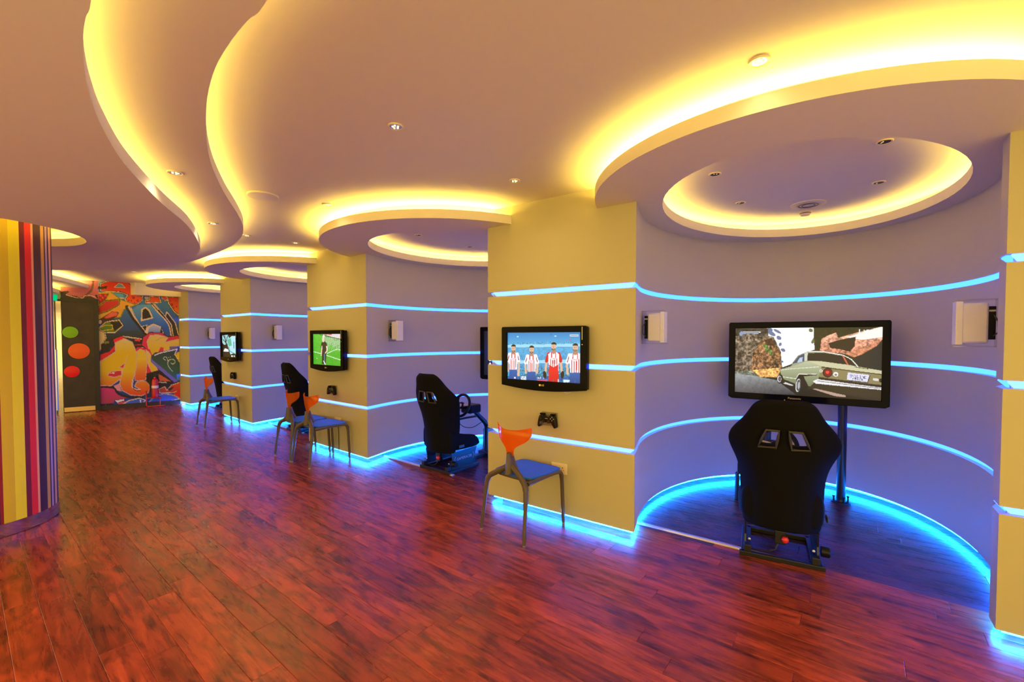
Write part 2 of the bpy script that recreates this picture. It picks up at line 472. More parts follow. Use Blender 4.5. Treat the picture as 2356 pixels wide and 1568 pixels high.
def plank_mesh(name, geos, rnds, mat='wood'):
    me = bpy.data.meshes.new(name); v = []; f = []; rn = []
    for (vs, fs), r in zip(geos, rnds):
        k = len(v); v += vs; f += [tuple(i + k for i in q) for q in fs]; rn += [r] * len(vs)
    me.from_pydata(v, [], f); me.materials.append(M[mat])
    at = me.attributes.new('rnd', 'FLOAT', 'POINT'); at.data.foreach_set('value', rn); me.update()
    return me
planks = []
for i in range(int(-9 / PW), int(13 / PW)):
    s = i * PW; t = -15 - random.random() * PL
    while t < 9:
        c = PD * (t + PL / 2) + PN * (s + PW / 2)
        if -11.3 < c[0] < 5.5 and -.9 < c[1] < 12.0 and (MW.v @ (c - MW.o)) < .7:
            depth = NICHES[1].v @ (c - NICHES[1].o)
            if depth < 2.7: planks.append((s, t, c))
        t += PL
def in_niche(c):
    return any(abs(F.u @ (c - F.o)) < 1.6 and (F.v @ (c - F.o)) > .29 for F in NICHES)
def in_view(c):
    if c[1] < 1.2: return False
    x, y = project((c[0], c[1], 0)); return -250 < x < 2606 and y < 1850
seen = sorted([p for p in planks if in_view(p[2])], key=lambda p: np.hypot(*p[2]))
own = seen[:290]; ids = set(id(p) for p in own)
for p in own:
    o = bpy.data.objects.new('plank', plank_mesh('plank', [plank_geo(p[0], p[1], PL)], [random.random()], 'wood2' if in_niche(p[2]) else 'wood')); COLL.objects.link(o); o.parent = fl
rest = [p for p in planks if id(p) not in ids]
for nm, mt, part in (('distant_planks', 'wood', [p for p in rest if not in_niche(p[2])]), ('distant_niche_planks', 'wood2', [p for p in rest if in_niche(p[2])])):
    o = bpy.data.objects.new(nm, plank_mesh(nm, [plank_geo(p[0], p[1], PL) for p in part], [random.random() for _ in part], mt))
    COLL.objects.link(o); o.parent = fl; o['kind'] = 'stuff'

# metal threshold across each niche
for k, F in enumerate(NICHES):
    mb = MB(); hw = F.half + .02
    q = [(-hw - .055, .272), (.2, .272), (.2, .312), (-hw - .06, .312)]
    P3 = [F.w(*p) for p in q]; P3i = [F.w(p[0], .292 + (p[1] - .292) * .55) for p in q]
    vs = [(p[0], p[1], 0.0) for p in P3] + [(p[0], p[1], .011) for p in P3i]
    mb.add(vs, [(4, 5, 6, 7)] + [(i, (i + 1) % 4, (i + 1) % 4 + 4, i + 4) for i in range(4)])
    struct(mb.build('trim_%d' % (k + 1), M['chrome']))

# ------------------------------------------------------------------ ceiling
struct(MB().box((-11.9, -1.4, Z_CEIL), (7, 13.5, Z_CEIL + .1)).build('ceiling', M['ceil']))
LIP, TR = 0.075, 0.16
def cove(P, z, z_top, into, parent, mat, closed=False, lip=LIP):
    """lip, trough and upstand along a soffit edge, with the light strip lying in the trough; into = +1 / -1 side"""
    N = mitre_normals(P, closed) * into
    sweep(P, N, [(0, z), (0, z + lip), (.018, z + lip), (.018, z + .015), (TR, z + .015), (TR, z_top)], closed).build('cove_lip', M['lip'], parent, smooth=True, angle=30)
    sweep(P, N, [(.100, z + .044), (.100, z + .054), (.130, z + .054), (.130, z + .044)], closed, sec_closed=True, caps=True).build('cove_light', mat, parent)
RINGS = [dict(c=(-.018, .329), r=1.256, hc=(.037, .76), hl=1.25, hs=.885, ht=8), dict(c=(-.05, .48), r=1.358, hc=(.02, .69), hl=1.13, hs=.935, ht=7.5),
         dict(c=(-.05, .56), r=1.42, hc=(0, .66), hl=1.10, hs=.97, ht=6), dict(c=(-.08, .52), r=1.377, hc=(0, .66), hl=1.10, hs=.95, ht=6)]
for k, (F, R) in enumerate(zip(NICHES, RINGS)):
    a0 = math.asin(-R['c'][1] / R['r'] + .05); x_end = R['r'] * math.cos(a0)
    arc = []
    for i in range(49):
        t = math.pi - a0 + (2 * a0 + math.pi) * i / 48       # from the left pillar round the room side to the right pillar
        arc.append((R['c'][0] + R['r'] * math.cos(t), R['c'][1] + R['r'] * math.sin(t)))
    back = niche_curve(k, 40, 0.03)
    outer = [F.w(*p) for p in arc] + [F.w(back[0][0], .05)] + [F.w(*p) for p in back[1:-1]] + [F.w(back[-1][0], .05)]
    hole = [F.w(*p) for p in ellipse_uv(R['hc'], R['hl'], R['hs'], math.radians(R['ht']), 64)]
    so = struct(flat([outer, hole], Z_MID).build('ceiling_ring', M['ceil']))
    cove([F.w(*p) for p in arc], Z_MID, Z_CEIL, +1, so, M['cove_out'])
    cove(hole, Z_MID, Z_CEIL, -1, so, M['cove'], closed=True)

c1 = [(209.6, 0), (197.7, 39.5), (191.8, 79), (192.6, 138), (197.7, 182), (209.6, 229), (233, 288.7), (276.8, 364), (324, 419), (375.7, 470.6), (427, 514),
      (451, 546), (460.7, 569.5), (456.8, 581), (435, 599), (395.5, 610), (356, 617), (237, 620), (110, 621)]
c2 = [(615, 0), (573.4, 43.5), (534, 91), (498, 150), (480.5, 205.6), (474.6, 253), (474.6, 312.4), (480.5, 356), (494.3, 399.4), (518, 447), (545.8, 490.4),
      (558.8, 518), (558.4, 537.8), (547.7, 553.7), (522, 571.5), (474.6, 590), (430, 604)]
W1 = [atz(x, y, Z_LOW)[:2] for x, y in c1]; W2 = [atz(x, y, Z_MID)[:2] for x, y in c2]
W1 = [np.array(p) for p in [(-.15, -.9), (-.45, .2), (-.78, .85)]] + W1 + [np.array(p) for p in [(-7.2, 5.45), (-9.2, 5.1), (-11.6, 4.9)]]
W2 = [np.array(p) for p in [(.9, -.9), (.45, .1), (-.2, .8)]] + W2 + [np.array(p) for p in [(-5.0, 6.25), (-6.3, 6.4), (-9.2, 5.9), (-11.6, 5.6)]]
W1, W2 = spline(W1, 5), spline(W2, 5)
COLC, COLR = np.array([-4.245, 3.42]), .47
b_sl = struct(flat([W2 + [np.array([-11.6, -.9])]], Z_MID).build('ceiling_wave_middle', M['ceil']))
cove(W2, Z_MID, Z_CEIL, +1, b_sl, M['wave'])
hole = [COLC + .685 * np.array([math.cos(t), math.sin(t)]) for t in np.linspace(0, 2 * math.pi, 49)[:-1]]
c_sl = struct(flat([W1 + [np.array([-11.6, -.9])], hole], Z_LOW).build('ceiling_wave_low', M['ceil']))
cove(W1, Z_LOW, Z_MID, +1, c_sl, M['wave'])
cove(hole, Z_LOW, Z_MID, -1, c_sl, M['wave'], closed=True, lip=.07)
# mirrored wave by the lift lobby
V1 = spline([MW.w(-.42, .03), (-8.46, 8.72), (-8.2, 8.25), (-7.77, 7.34), (-7.75, 6.9), (-8.3, 6.55), (-9.3, 6.4)], 6)
V2 = spline([MW.w(-.86, .03), (-8.84, 8.6), (-8.62, 8.3), (-8.36, 7.9), (-8.4, 7.4), (-9.0, 7.0), (-9.35, 6.9)], 6)
s1 = struct(flat([V1 + [MW.w(-1.7, .03)]], Z_MID).build('ceiling_lobby_middle', M['ceil'])); cove(V1, Z_MID, Z_CEIL, -1, s1, M['cove'])
s2 = struct(flat([V2 + [MW.w(-1.7, .03)]], Z_LOW).build('ceiling_lobby_low', M['ceil'])); cove(V2, Z_LOW, Z_MID, -1, s2, M['cove'])
# bulkhead over the mural, meeting the last pillar
bm_ = [MW.w(MW.half + .3, .05), MW.w(MW.half + .12, -.16), MW.w(.28, -.16), MW.w(.20, 0.02), MW.w(MW.half, .05)]
struct(MB().prism([tuple(p) for p in bm_], 'z', 2.385, Z_CEIL + .01).build('ceiling_bulkhead', M['lip']))

# ------------------------------------------------------------------ striped column
def paint_attr(me, cols, domain='POINT'):
    at = me.color_attributes.new('paint', 'FLOAT_COLOR', domain)
    a = np.ones((len(cols), 4), np.float32); a[:, :3] = cols; at.data.foreach_set('color', a.ravel())
STRIPES = [(0, (140, 10, 18)), (8, (218, 190, 6)), (36, (244, 232, 6)), (61.5, (112, 8, 26)), (73.5, (226, 34, 24)), (88, (245, 170, 120)), (93, (62, 12, 30)),
           (110, (214, 160, 60)), (117, (50, 14, 40)), (120, (200, 160, 190)), (124, (45, 20, 60))]
def col_angle(x):
    r = ray(x, 1150)[:2]; r = r / np.hypot(*r); b = r @ COLC; d = math.sqrt(max(0, b * b - COLC @ COLC + COLR ** 2)); q = r * (b - d) - COLC
    return math.atan2(q[1], q[0])
marks = [(col_angle(x), lin(c)) for x, c in STRIPES]
a_end = marks[-1][0] + .06
while a_end < marks[0][0] + 2 * math.pi - .12:      # the wrap goes on round the far side
    c = random.choice(STRIPES)[1]; marks.append((a_end, lin(c))); a_end += random.choice([.05, .09, .16, .26])
marks.append((marks[0][0] + 2 * math.pi, None))
col = struct(bpy.data.objects.new('column', None)); COLL.objects.link(col); col.location = (COLC[0], COLC[1], 0)
v, f, fc = [], [], []
for (a, c), (b, _) in zip(marks[:-1], marks[1:]):
    n = max(1, int((b - a) / .05))
    for i in range(n):
        k = len(v); p, q = a + (b - a) * i / n, a + (b - a) * (i + 1) / n
        v += [(COLR * math.cos(p), COLR * math.sin(p), .1), (COLR * math.cos(q), COLR * math.sin(q), .1), (COLR * math.cos(q), COLR * math.sin(q), Z_MID), (COLR * math.cos(p), COLR * math.sin(p), Z_MID)]
        f.append((k, k + 1, k + 2, k + 3)); fc += [c] * 4
me = bpy.data.meshes.new('striped_wrap'); me.from_pydata(v, [], f); me.materials.append(M['stripes']); paint_attr(me, fc, 'CORNER')
o = bpy.data.objects.new('striped_wrap', me); COLL.objects.link(o); o.parent = col
MB().lathe([(COLR - .01, .0), (COLR + .006, .004), (COLR + .006, .10), (COLR - .02, .101)], 64).build('steel_skirting', M['steel'], col, smooth=True)

# ------------------------------------------------------------------ pictures painted in code
class Canvas:
    def __init__(self, w, h, ss, bg):
        self.ss = ss; self.w, self.h = int(w * ss), int(h * ss); self.a = np.zeros((self.h, self.w, 3), np.float32); self.a[:] = bg
        self.yy, self.xx = np.mgrid[0:self.h, 0:self.w].astype(np.float32); self.xx /= ss; self.yy /= ss
    def mask(self, P):
        P = np.array(P, np.float32); x, y = self.xx, self.yy; m = np.zeros(x.shape, bool); n = len(P)
        x0, y0 = P.min(0) - 1; x1, y1 = P.max(0) + 1; s = self.ss
        sl = np.s_[max(0, int(y0 * s)):max(0, int(y1 * s) + 2), max(0, int(x0 * s)):max(0, int(x1 * s) + 2)]
        X, Y = x[sl], y[sl]; k = np.zeros(X.shape, bool)
        for i in range(n):
            a, b = P[i], P[(i + 1) % n]
            if a[1] == b[1]: continue
            k ^= ((a[1] > Y) != (b[1] > Y)) & (X < (b[0] - a[0]) * (Y - a[1]) / (b[1] - a[1]) + a[0])
        m[sl] = k; return m
    def fill(self, m, c, c2=None, y0=0, y1=1, noise=0.0, amp=0.0):
        col = np.zeros((self.h, self.w, 3), np.float32); col[:] = c
        if c2 is not None:
            t = np.clip((self.yy - y0) / (y1 - y0), 0, 1)[..., None]; col = col * (1 - t) + np.array(c2, np.float32) * t
        if noise:
            col = np.clip(col * (1 + amp * fractal(self.h, self.w, noise * self.ss)[..., None]), 0, 255)
        self.a[m] = col[m]
    def poly(self, P, c, c2=None, y0=None, y1=None, smooth=0, out=None, ow=8, noise=0.0, amp=0.0):
        if smooth: P = spline(P, smooth, True)
        P = np.array(P); 
        if c is not None: self.fill(self.mask(P), c, c2, P[:, 1].min() if y0 is None else y0, P[:, 1].max() if y1 is None else y1, noise, amp)
        for i, oc in enumerate(out or []): self.line(list(P) + [P[0]], ow if not isinstance(ow, (list, tuple)) else ow[i], oc)
    def line(self, P, w, c, smooth=0):
        if smooth: P = spline(P, smooth)
        m = np.zeros((self.h, self.w), bool); s = self.ss
        for a, b in zip(P[:-1], P[1:]):
            a, b = np.array(a, np.float32), np.array(b, np.float32)
            lo, hi = np.minimum(a, b) - w, np.maximum(a, b) + w
            sl = np.s_[max(0, int(lo[1] * s)):max(0, int(hi[1] * s) + 2), max(0, int(lo[0] * s)):max(0, int(hi[0] * s) + 2)]
            X, Y = self.xx[sl], self.yy[sl]; d = b - a; l = max(float(d @ d), 1e-6)
            t = np.clip(((X - a[0]) * d[0] + (Y - a[1]) * d[1]) / l, 0, 1)
            m[sl] |= np.hypot(X - a[0] - t * d[0], Y - a[1] - t * d[1]) < w / 2
        self.a[m] = c
    def oval(self, x, y, rx, ry, c, rot=0.0):
        X, Y = self.xx - x, self.yy - y; ca, sa = math.cos(rot), math.sin(rot)
        self.a[((X * ca + Y * sa) / rx) ** 2 + ((-X * sa + Y * ca) / ry) ** 2 < 1] = c
    def text(self, s, x, y, px, c, skew=0.0):
        for ch in s:
            g = GLYPH.get(ch)
            if g:
                for r, row in enumerate(g):
                    for q in range(5):
                        if row >> (4 - q) & 1:
                            X, Y = x + q * px, y + r * px * 1.15
                            yo = skew * (X - x); self.poly([(X, Y + yo), (X + px, Y + yo), (X + px, Y + px * 1.15 + yo), (X, Y + px * 1.15 + yo)], c)
            x += px * 6; y += skew * px * 6
    def sample(self, x, y):
        i = np.clip((np.asarray(y) * self.ss).astype(int), 0, self.h - 1); j = np.clip((np.asarray(x) * self.ss).astype(int), 0, self.w - 1)
        return self.a[i, j]
GLYPH = {'S': (15, 16, 16, 14, 1, 1, 30), 'K': (17, 18, 20, 24, 20, 18, 17), 'Y': (17, 17, 10, 4, 4, 4, 4), 'L': (16, 16, 16, 16, 16, 16, 31), 'I': (14, 4, 4, 4, 4, 4, 14),
         'N': (17, 25, 21, 19, 17, 17, 17), 'E': (31, 16, 16, 30, 16, 16, 31), 'H': (17, 17, 17, 31, 17, 17, 17), 'M': (17, 27, 21, 21, 17, 17, 17), '1': (4, 12, 4, 4, 4, 4, 14),
         '2': (14, 17, 1, 6, 8, 16, 31), 'A': (4, 10, 17, 17, 31, 17, 17), '0': (14, 17, 17, 17, 17, 17, 14), 'W': (17, 17, 17, 21, 21, 27, 17), 'O': (14, 17, 17, 17, 17, 17, 14),
         'R': (30, 17, 17, 30, 20, 18, 17), 'D': (30, 17, 17, 17, 17, 17, 30)}
def fractal(h, w, cell):
    out = np.zeros((h, w), np.float32); amp = 1.0
    for o in range(4):
        c = max(1.0, cell / 2 ** o); gh, gw = int(h / c) + 3, int(w / c) + 3
        g = RNG.random((gh, gw)).astype(np.float32) * 2 - 1
        y = np.arange(h) / c; x = np.arange(w) / c; yi, xi = y.astype(int), x.astype(int); ty, tx = (y - yi)[:, None], (x - xi)[None]
        out += amp * ((g[yi][:, xi] * (1 - ty) + g[yi + 1][:, xi] * ty) * (1 - tx) + (g[yi][:, xi + 1] * (1 - ty) + g[yi + 1][:, xi + 1] * ty) * tx); amp *= .6
    return out
def picture(name, canvas, quad, w, h, nx, ny, mat, parent, y=0.0):
    """grid in the local xz plane (w x h, centred) coloured from a quad of the canvas given TL, TR, BR, BL"""
    s, t = np.meshgrid(np.linspace(0, 1, nx), np.linspace(0, 1, ny)); TL, TR, BR, BL = [np.array(q, float) for q in quad]
    px = ((1 - s)[..., None] * TL + s[..., None] * TR) * (1 - t)[..., None] + ((1 - s)[..., None] * BL + s[..., None] * BR) * t[..., None]
    srgb = canvas.sample(px[..., 0], px[..., 1]).reshape(-1, 3) / 255.0
    cols = np.where(srgb <= .04045, srgb / 12.92, ((srgb + .055) / 1.055) ** 2.4)
    return grid_mesh(name, [((a - .5) * w, y, (.5 - b) * h) for a, b in zip(s.ravel(), t.ravel())], nx, ny, cols, mat, parent)
def grid_mesh(name, verts, nx, ny, cols, mat, parent):
    f = [(j * nx + i, (j + 1) * nx + i, (j + 1) * nx + i + 1, j * nx + i + 1) for j in range(ny - 1) for i in range(nx - 1)]
    me = bpy.data.meshes.new(name); me.from_pydata(verts, [], f); me.materials.append(mat); paint_attr(me, cols)
    o = bpy.data.objects.new(name, me); COLL.objects.link(o); o.parent = parent
    return o

def pic_race():
    c = Canvas(2356, 1329, .34, (40, 36, 30)); W = (252, 253, 255)
    c.poly([(180, 140), (720, 140), (870, 480), (860, 720), (440, 740), (180, 790)], (98, 86, 74), noise=26, amp=.8)
    c.poly([(190, 150), (640, 150), (700, 210), (560, 260), (420, 220), (190, 260)], (45, 42, 40), noise=30, amp=.6)
    c.poly([(430, 520), (520, 400), (560, 340), (640, 290), (700, 330), (745, 360), (800, 420), (860, 480), (862, 700), (560, 732), (400, 730), (450, 640)], (122, 86, 58), noise=22, amp=.75)
    c.poly([(610, 320), (720, 290), (760, 400), (680, 400)], (70, 40, 28), noise=30, amp=.4)
    c.poly([(585, 370), (650, 385), (745, 500), (720, 530), (640, 470)], (88, 120, 60), noise=16, amp=.5)
    c.poly([(440, 730), (840, 705), (830, 840), (560, 830)], (232, 168, 96), noise=18, amp=.35)
    c.poly([(180, 750), (440, 740), (560, 830), (430, 815), (180, 790)], (110, 118, 104), noise=20, amp=.5)
    c.poly([(180, 780), (430, 805), (800, 880), (1060, 1085), (600, 1070), (180, 1035)], (150, 156, 160), (58, 58, 64), noise=30, amp=.10)
    c.poly([(680, 145), (1285, 145), (1300, 460), (1220, 480), (1080, 540), (1000, 655), (870, 700), (850, 480), (745, 270), (670, 260)], W)
    for p in [(720, 230, 60, 26), (800, 200, 60, 18), (820, 290, 36, 26), (880, 460, 34, 22), (840, 380, 20, 26), (700, 180, 36, 30), (870, 620, 20, 12), (1250, 190, 30, 24), (1290, 330, 24, 50)]:
        c.oval(*p, (96, 112, 150) if p[0] < 1000 else (96, 108, 66), .5)
    c.poly([(1285, 145), (2140, 145), (2140, 760), (1830, 640), (1340, 490), (1290, 300)], (30, 34, 16), noise=40, amp=.3)
    c.poly([(1370, 470), (1390, 310), (1480, 260), (1570, 225), (1600, 300), (1780, 240), (2140, 140), (2140, 320), (1900, 430), (1700, 525), (1480, 500)], (232, 178, 150), (190, 120, 96), noise=26, amp=.35)
    c.poly([(1700, 290), (2140, 140), (2140, 290), (1880, 330)], (255, 238, 230))
    c.poly([(1480, 370), (1600, 330), (1810, 285), (1795, 420), (1740, 490), (1590, 450), (1500, 440)], (30, 20, 16))
    c.poly([(1690, 525), (2110, 330), (2020, 470), (1790, 570)], (192, 124, 92), noise=20, amp=.3)
    c.poly([(1790, 590), (2140, 360), (2140, 770), (1850, 690)], (26, 30, 28))
    c.poly([(180, 1035), (600, 1065), (1060, 1085), (1270, 1000), (2140, 1190), (2140, 1240), (180, 1060)], (20, 18, 16))
    c.poly([(1060, 960), (880, 900), (800, 870), (1060, 1085)], (28, 26, 26))
    c.poly([(840, 730), (1000, 685), (1210, 610), (1390, 620), (1395, 700), (1350, 870), (1250, 970), (1060, 935), (860, 850)], (182, 190, 158), (112, 120, 88))
    c.poly([(985, 695), (1080, 545), (1180, 500), (1225, 480), (1420, 488), (1660, 540), (1760, 600), (1840, 700), (1390, 640), (1200, 620)], (150, 154, 130))
    c.poly([(1215, 505), (1430, 505), (1645, 548), (1705, 672), (1390, 630), (1205, 612)], (26, 22, 22))
    c.poly([(1665, 550), (1740, 590), (1820, 695), (1725, 675)], (36, 26, 24)); c.line([(1655, 545), (1715, 672)], 18, (196, 96, 70))
    c.poly([(1015, 650), (1090, 548), (1170, 512), (1165, 622)], (60, 72, 96)); c.poly([(1070, 640), (1105, 570), (1150, 560), (1140, 625)], (176, 192, 220))
    c.poly([(1170, 510), (1215, 490), (1205, 610), (1165, 620)], (200, 204, 190))
    c.line([(1225, 482), (1420, 488), (1660, 540), (1760, 600), (1835, 700)], 10, (236, 236, 226)); c.line([(850, 735), (1100, 715), (1350, 700)], 7, (226, 230, 210))
    c.poly([(1210, 612), (1390, 622), (1700, 672), (2140, 765), (2140, 815), (1400, 695)], (196, 194, 158))
    c.poly([(1390, 700), (2140, 812), (2140, 965), (1360, 840)], (134, 124, 84))
    c.line([(1395, 704), (2140, 816)], 12, (60, 52, 34)); c.line([(1800, 705), (1960, 735)], 8, (30, 30, 24))
    c.oval(1468, 783, 62, 66, (36, 28, 22)); c.oval(1472, 783, 48, 50, (120, 16, 22)); c.oval(1465, 775, 22, 22, (232, 70, 60)); c.oval(1385, 757, 20, 20, (226, 226, 214)); c.oval(1385, 757, 10, 10, (120, 110, 90))
    c.oval(1570, 805, 32, 32, (230, 228, 224)); c.oval(1570, 812, 16, 14, (130, 120, 110))
    c.poly([(1718, 780), (1968, 817), (1945, 918), (1702, 882)], (214, 214, 240)); c.line([(1975, 830), (1950, 922), (1720, 890)], 10, (40, 36, 30))
    c.text('SKYLINE', 1742, 808, 4.6, (30, 26, 40), .15); c.text('HM12A', 1772, 846, 4.2, (30, 26, 40), .15)
    c.poly([(2015, 860), (2075, 870), (2070, 905), (2010, 893)], (210, 210, 200)); c.oval(2100, 895, 20, 30, (30, 28, 24))
    c.poly([(1280, 900), (1340, 868), (1400, 880), (2140, 1000), (2140, 1030), (1320, 932)], (226, 226, 230)); c.line([(1340, 895), (2140, 1012)], 10, (120, 116, 112))
    c.poly([(1250, 970), (1320, 935), (2140, 1035), (2140, 1150), (1290, 1000)], (46, 40, 26))
    c.poly([(1265, 1003), (1330, 1005), (1690, 1100), (1690, 1125), (1560, 1110)], (178, 150, 136))
    c.poly([(1060, 870), (1090, 800), (1330, 800), (1330, 815), (1160, 830), (1220, 960), (1210, 1080), (1090, 1060)], (24, 22, 22))
    c.line([(1065, 850), (1095, 798), (1330, 800)], 9, (228, 230, 216)); c.line([(865, 830), (1060, 862)], 8, (226, 226, 214))
    c.oval(1098, 955, 44, 104, (30, 28, 28), .1); c.oval(1088, 955, 33, 92, (206, 208, 210), .1); c.oval(1094, 955, 27, 80, (70, 70, 74), .1); c.oval(1098, 955, 16, 52, (170, 172, 176), .1)
    c.oval(842, 862, 44, 66, (24, 24, 24)); c.oval(832, 862, 28, 46, (200, 202, 206)); c.oval(838, 862, 20, 34, (70, 70, 76)); c.oval(840, 866, 9, 14, (150, 90, 90))
    c.poly([(885, 925), (915, 908), (1030, 950), (1010, 962)], (206, 206, 206))
    c.oval(275, 225, 26, 34, (130, 150, 190), .5); c.line([(310, 203), (560, 206)], 12, (220, 226, 240)); c.line([(310, 224), (525, 226)], 8, (180, 192, 214))
    c.text('L100', 1850, 185, 7, (225, 230, 240), .02)
    return c
def pic_team():
    c = Canvas(2004, 1568, .36, (52, 142, 204)); c.poly([(270, 290), (1730, 290), (1730, 560), (270, 560)], (40, 128, 196), (84, 170, 220))
    c.poly([(270, 560), (1730, 560), (1730, 1340), (270, 1340)], (84, 170, 218), (40, 128, 190), noise=26, amp=.10)
    for y in (540, 862): c.poly([(270, y), (1730, y - 15), (1730, y + 55), (270, y + 62)], (150, 212, 238)); c.line([(270, y + 66), (1730, y + 58)], 8, (52, 130, 186))
    c.poly([(270, 500), (1730, 490), (1730, 535), (270, 540)], (76, 160, 208), noise=10, amp=.3); c.poly([(270, 1010), (1730, 1010), (1730, 1200), (270, 1200)], (60, 140, 180), noise=14, amp=.45)
    c.poly([(270, 1160), (1730, 1190), (1730, 1345), (270, 1345)], (24, 96, 160), noise=20, amp=.3)
    for x, s in ((495, 384), (1245, 376)): c.oval(x, s, 22, 14, (160, 220, 244))
    c.oval(1165, 342, 16, 7, (20, 60, 100)); c.poly([(570, 1175), (680, 1180), (680, 1245), (570, 1235)], (226, 238, 246)); c.line([(580, 1190), (610, 1225), (640, 1190), (670, 1225)], 9, (40, 100, 170))
    c.text('WORLD', 905, 1192, 4.6, (236, 242, 250)); c.poly([(900, 1245), (1100, 1255), (1100, 1280), (900, 1268)], (226, 70, 110)); c.poly([(1400, 1250), (1515, 1258), (1515, 1305), (1400, 1300)], (210, 232, 246)); c.poly([(1515, 1180), (1530, 1180), (1530, 1300), (1515, 1300)], (220, 40, 100))
    c.poly([(1508, 352), (1665, 352), (1665, 390), (1508, 390)], (228, 238, 246)); c.poly([(1520, 362), (1655, 362), (1655, 380), (1520, 380)], (110, 150, 190)); c.oval(1513, 455, 14, 16, (210, 60, 110))
    skin, hair, red, wht = (216, 178, 150), (22, 18, 18), (200, 24, 38), (246, 240, 244)
    def player(x, top, sh, hem, w, keeper=False, turn=0):
        body = [(x - .62 * w, sh + 40), (x - .25 * w, sh - 10), (x + .25 * w, sh - 10), (x + .62 * w, sh + 40), (x + .55 * w, hem), (x - .48 * w, hem)]
        for sgn in (-1, 1):     # arms and sleeves
            hand = hem + 30 if keeper else hem + (20 if turn * sgn <= 0 else 110)
            c.line([(x + sgn * .66 * w, sh + 60), (x + sgn * .80 * w, (sh + hem) / 2 + 40), (x + sgn * (.92 if keeper else .74) * w, hand)], 44, skin, 4)
            c.line([(x + sgn * .55 * w, sh + 30), (x + sgn * .78 * w, (sh + hem) / 2 - 10)], 66, red if keeper else wht)
            c.line([(x + sgn * .58 * w, sh + 40), (x + sgn * .78 * w, (sh + hem) / 2 - 20)], 16, (150, 16, 30) if not keeper else red)
            if keeper: c.oval(x + sgn * .98 * w, hand + 50, 34, 76, (18, 18, 24), .1 * sgn)
        c.poly([(x - .52 * w, hem - 20), (x + .52 * w, hem - 20), (x + .64 * w, 1350), (x + .08 * w, 1350), (x, hem + 140), (x - .08 * w, 1350), (x - .56 * w, 1350)], (226, 26, 34) if keeper else (28, 96, 176), (190, 16, 24) if keeper else (18, 60, 130), smooth=0)
        c.poly(body, wht)
        for q in (-.32, -.10, .12, .34): c.poly([(x + (q - .045) * w, sh + 120), (x + (q + .045) * w, sh + 120), (x + (q + .045) * w, hem), (x + (q - .045) * w, hem)], red)
        for q in (-.22, .22): c.line([(x + q * w, sh), (x + q * w, sh + 110)], 20, (206, 60, 80))
        if keeper: c.poly([(x - .52 * w, hem - 120), (x - .2 * w, hem - 90), (x, hem - 70), (x + .25 * w, hem - 95), (x + .55 * w, hem - 130), (x + .52 * w, hem), (x - .48 * w, hem)], (222, 26, 36))
        c.oval(x - .03 * w, sh + 130, .32 * w, 26, (250, 232, 238)); c.line([(x - .22 * w, sh + 130), (x + .18 * w, sh + 130)], 10, (206, 80, 100))
        c.poly([(x - 30, sh - 60), (x + 34, sh - 60), (x + 44, sh + 10), (x, sh + 40), (x - 40, sh + 10)], (176, 130, 104))
        c.oval(x, top + 72, 46, 74, skin); c.poly([(x - 48, top + 52), (x - 44, top + 12), (x - 18, top - 8), (x + 22, top - 8), (x + 46, top + 12), (x + 50, top + 56 + 20 * turn), (x + 36, top + 34), (x - 36, top + 32)], hair)
        c.oval(x - 17, top + 66, 7, 4.5, (84, 56, 46)); c.oval(x + 17, top + 66, 7, 4.5, (84, 56, 46)); c.line([(x - 4, top + 66), (x - 8, top + 92)], 7, (170, 128, 104)); c.line([(x - 18, top + 116), (x + 16, top + 116)], 8, (120, 60, 54))
        c.line([(x - 34, top + 120), (x - 6, top + 142), (x + 30, top + 122)], 13, (70, 50, 44), 4)
    player(408, 545, 700, 1040, 150, turn=1); player(785, 572, 740, 1085, 150, turn=0); player(1215, 510, 700, 1070, 170, True); player(1610, 535, 725, 1110, 180, turn=1)
    c.poly([(425, 1180), (465, 1185), (462, 1225), (427, 1220)], (210, 226, 244)); c.line([(1305, 1250), (1308, 1290)], 14, (240, 240, 240))
    return c
def pic_pitch():
    c = Canvas(1075, 1568, .5, (66, 172, 42)); c.poly([(500, 100), (860, 100), (860, 480), (500, 480)], (84, 186, 56), (50, 160, 30), noise=14, amp=.05)
    c.poly([(640, 120), (830, 120), (830, 300), (640, 190)], (112, 168, 96)); 
    for i in range(9): c.line([(660 + i * 20, 150 + i * 4), (690 + i * 18, 290 + i * 2)], 3, (176, 208, 170)); c.line([(660, 170 + i * 14), (830, 170 + i * 15)], 2.5, (176, 208, 170))
    c.poly([(640, 118), (830, 118), (830, 180), (700, 150)], (214, 206, 214)); c.line([(600, 130), (700, 152), (830, 186)], 7, (30, 60, 30)); c.line([(650, 125), (720, 130)], 12, (220, 60, 80))
    c.line([(540, 305), (640, 330), (830, 395)], 6, (214, 236, 206)); c.line([(640, 340), (780, 280), (830, 292)], 6, (214, 236, 206)); c.oval(578, 374, 4, 4, (240, 250, 240))
    c.poly([(620, 215), (660, 205), (680, 240), (676, 330), (622, 330)], (16, 18, 22), smooth=4); c.poly([(628, 310), (676, 310), (672, 436), (632, 432)], (10, 14, 16)); c.line([(655, 330), (660, 430)], 10, (40, 120, 140))
    c.line([(626, 250), (622, 345)], 11, (226, 196, 176), 3); c.line([(676, 250), (680, 300), (664, 318)], 11, (232, 204, 188)); c.oval(638, 182, 13, 26, (226, 196, 180)); c.oval(640, 150, 13, 18, (214, 212, 216)); c.line([(648, 400), (668, 436)], 8, (230, 240, 240))
    return c
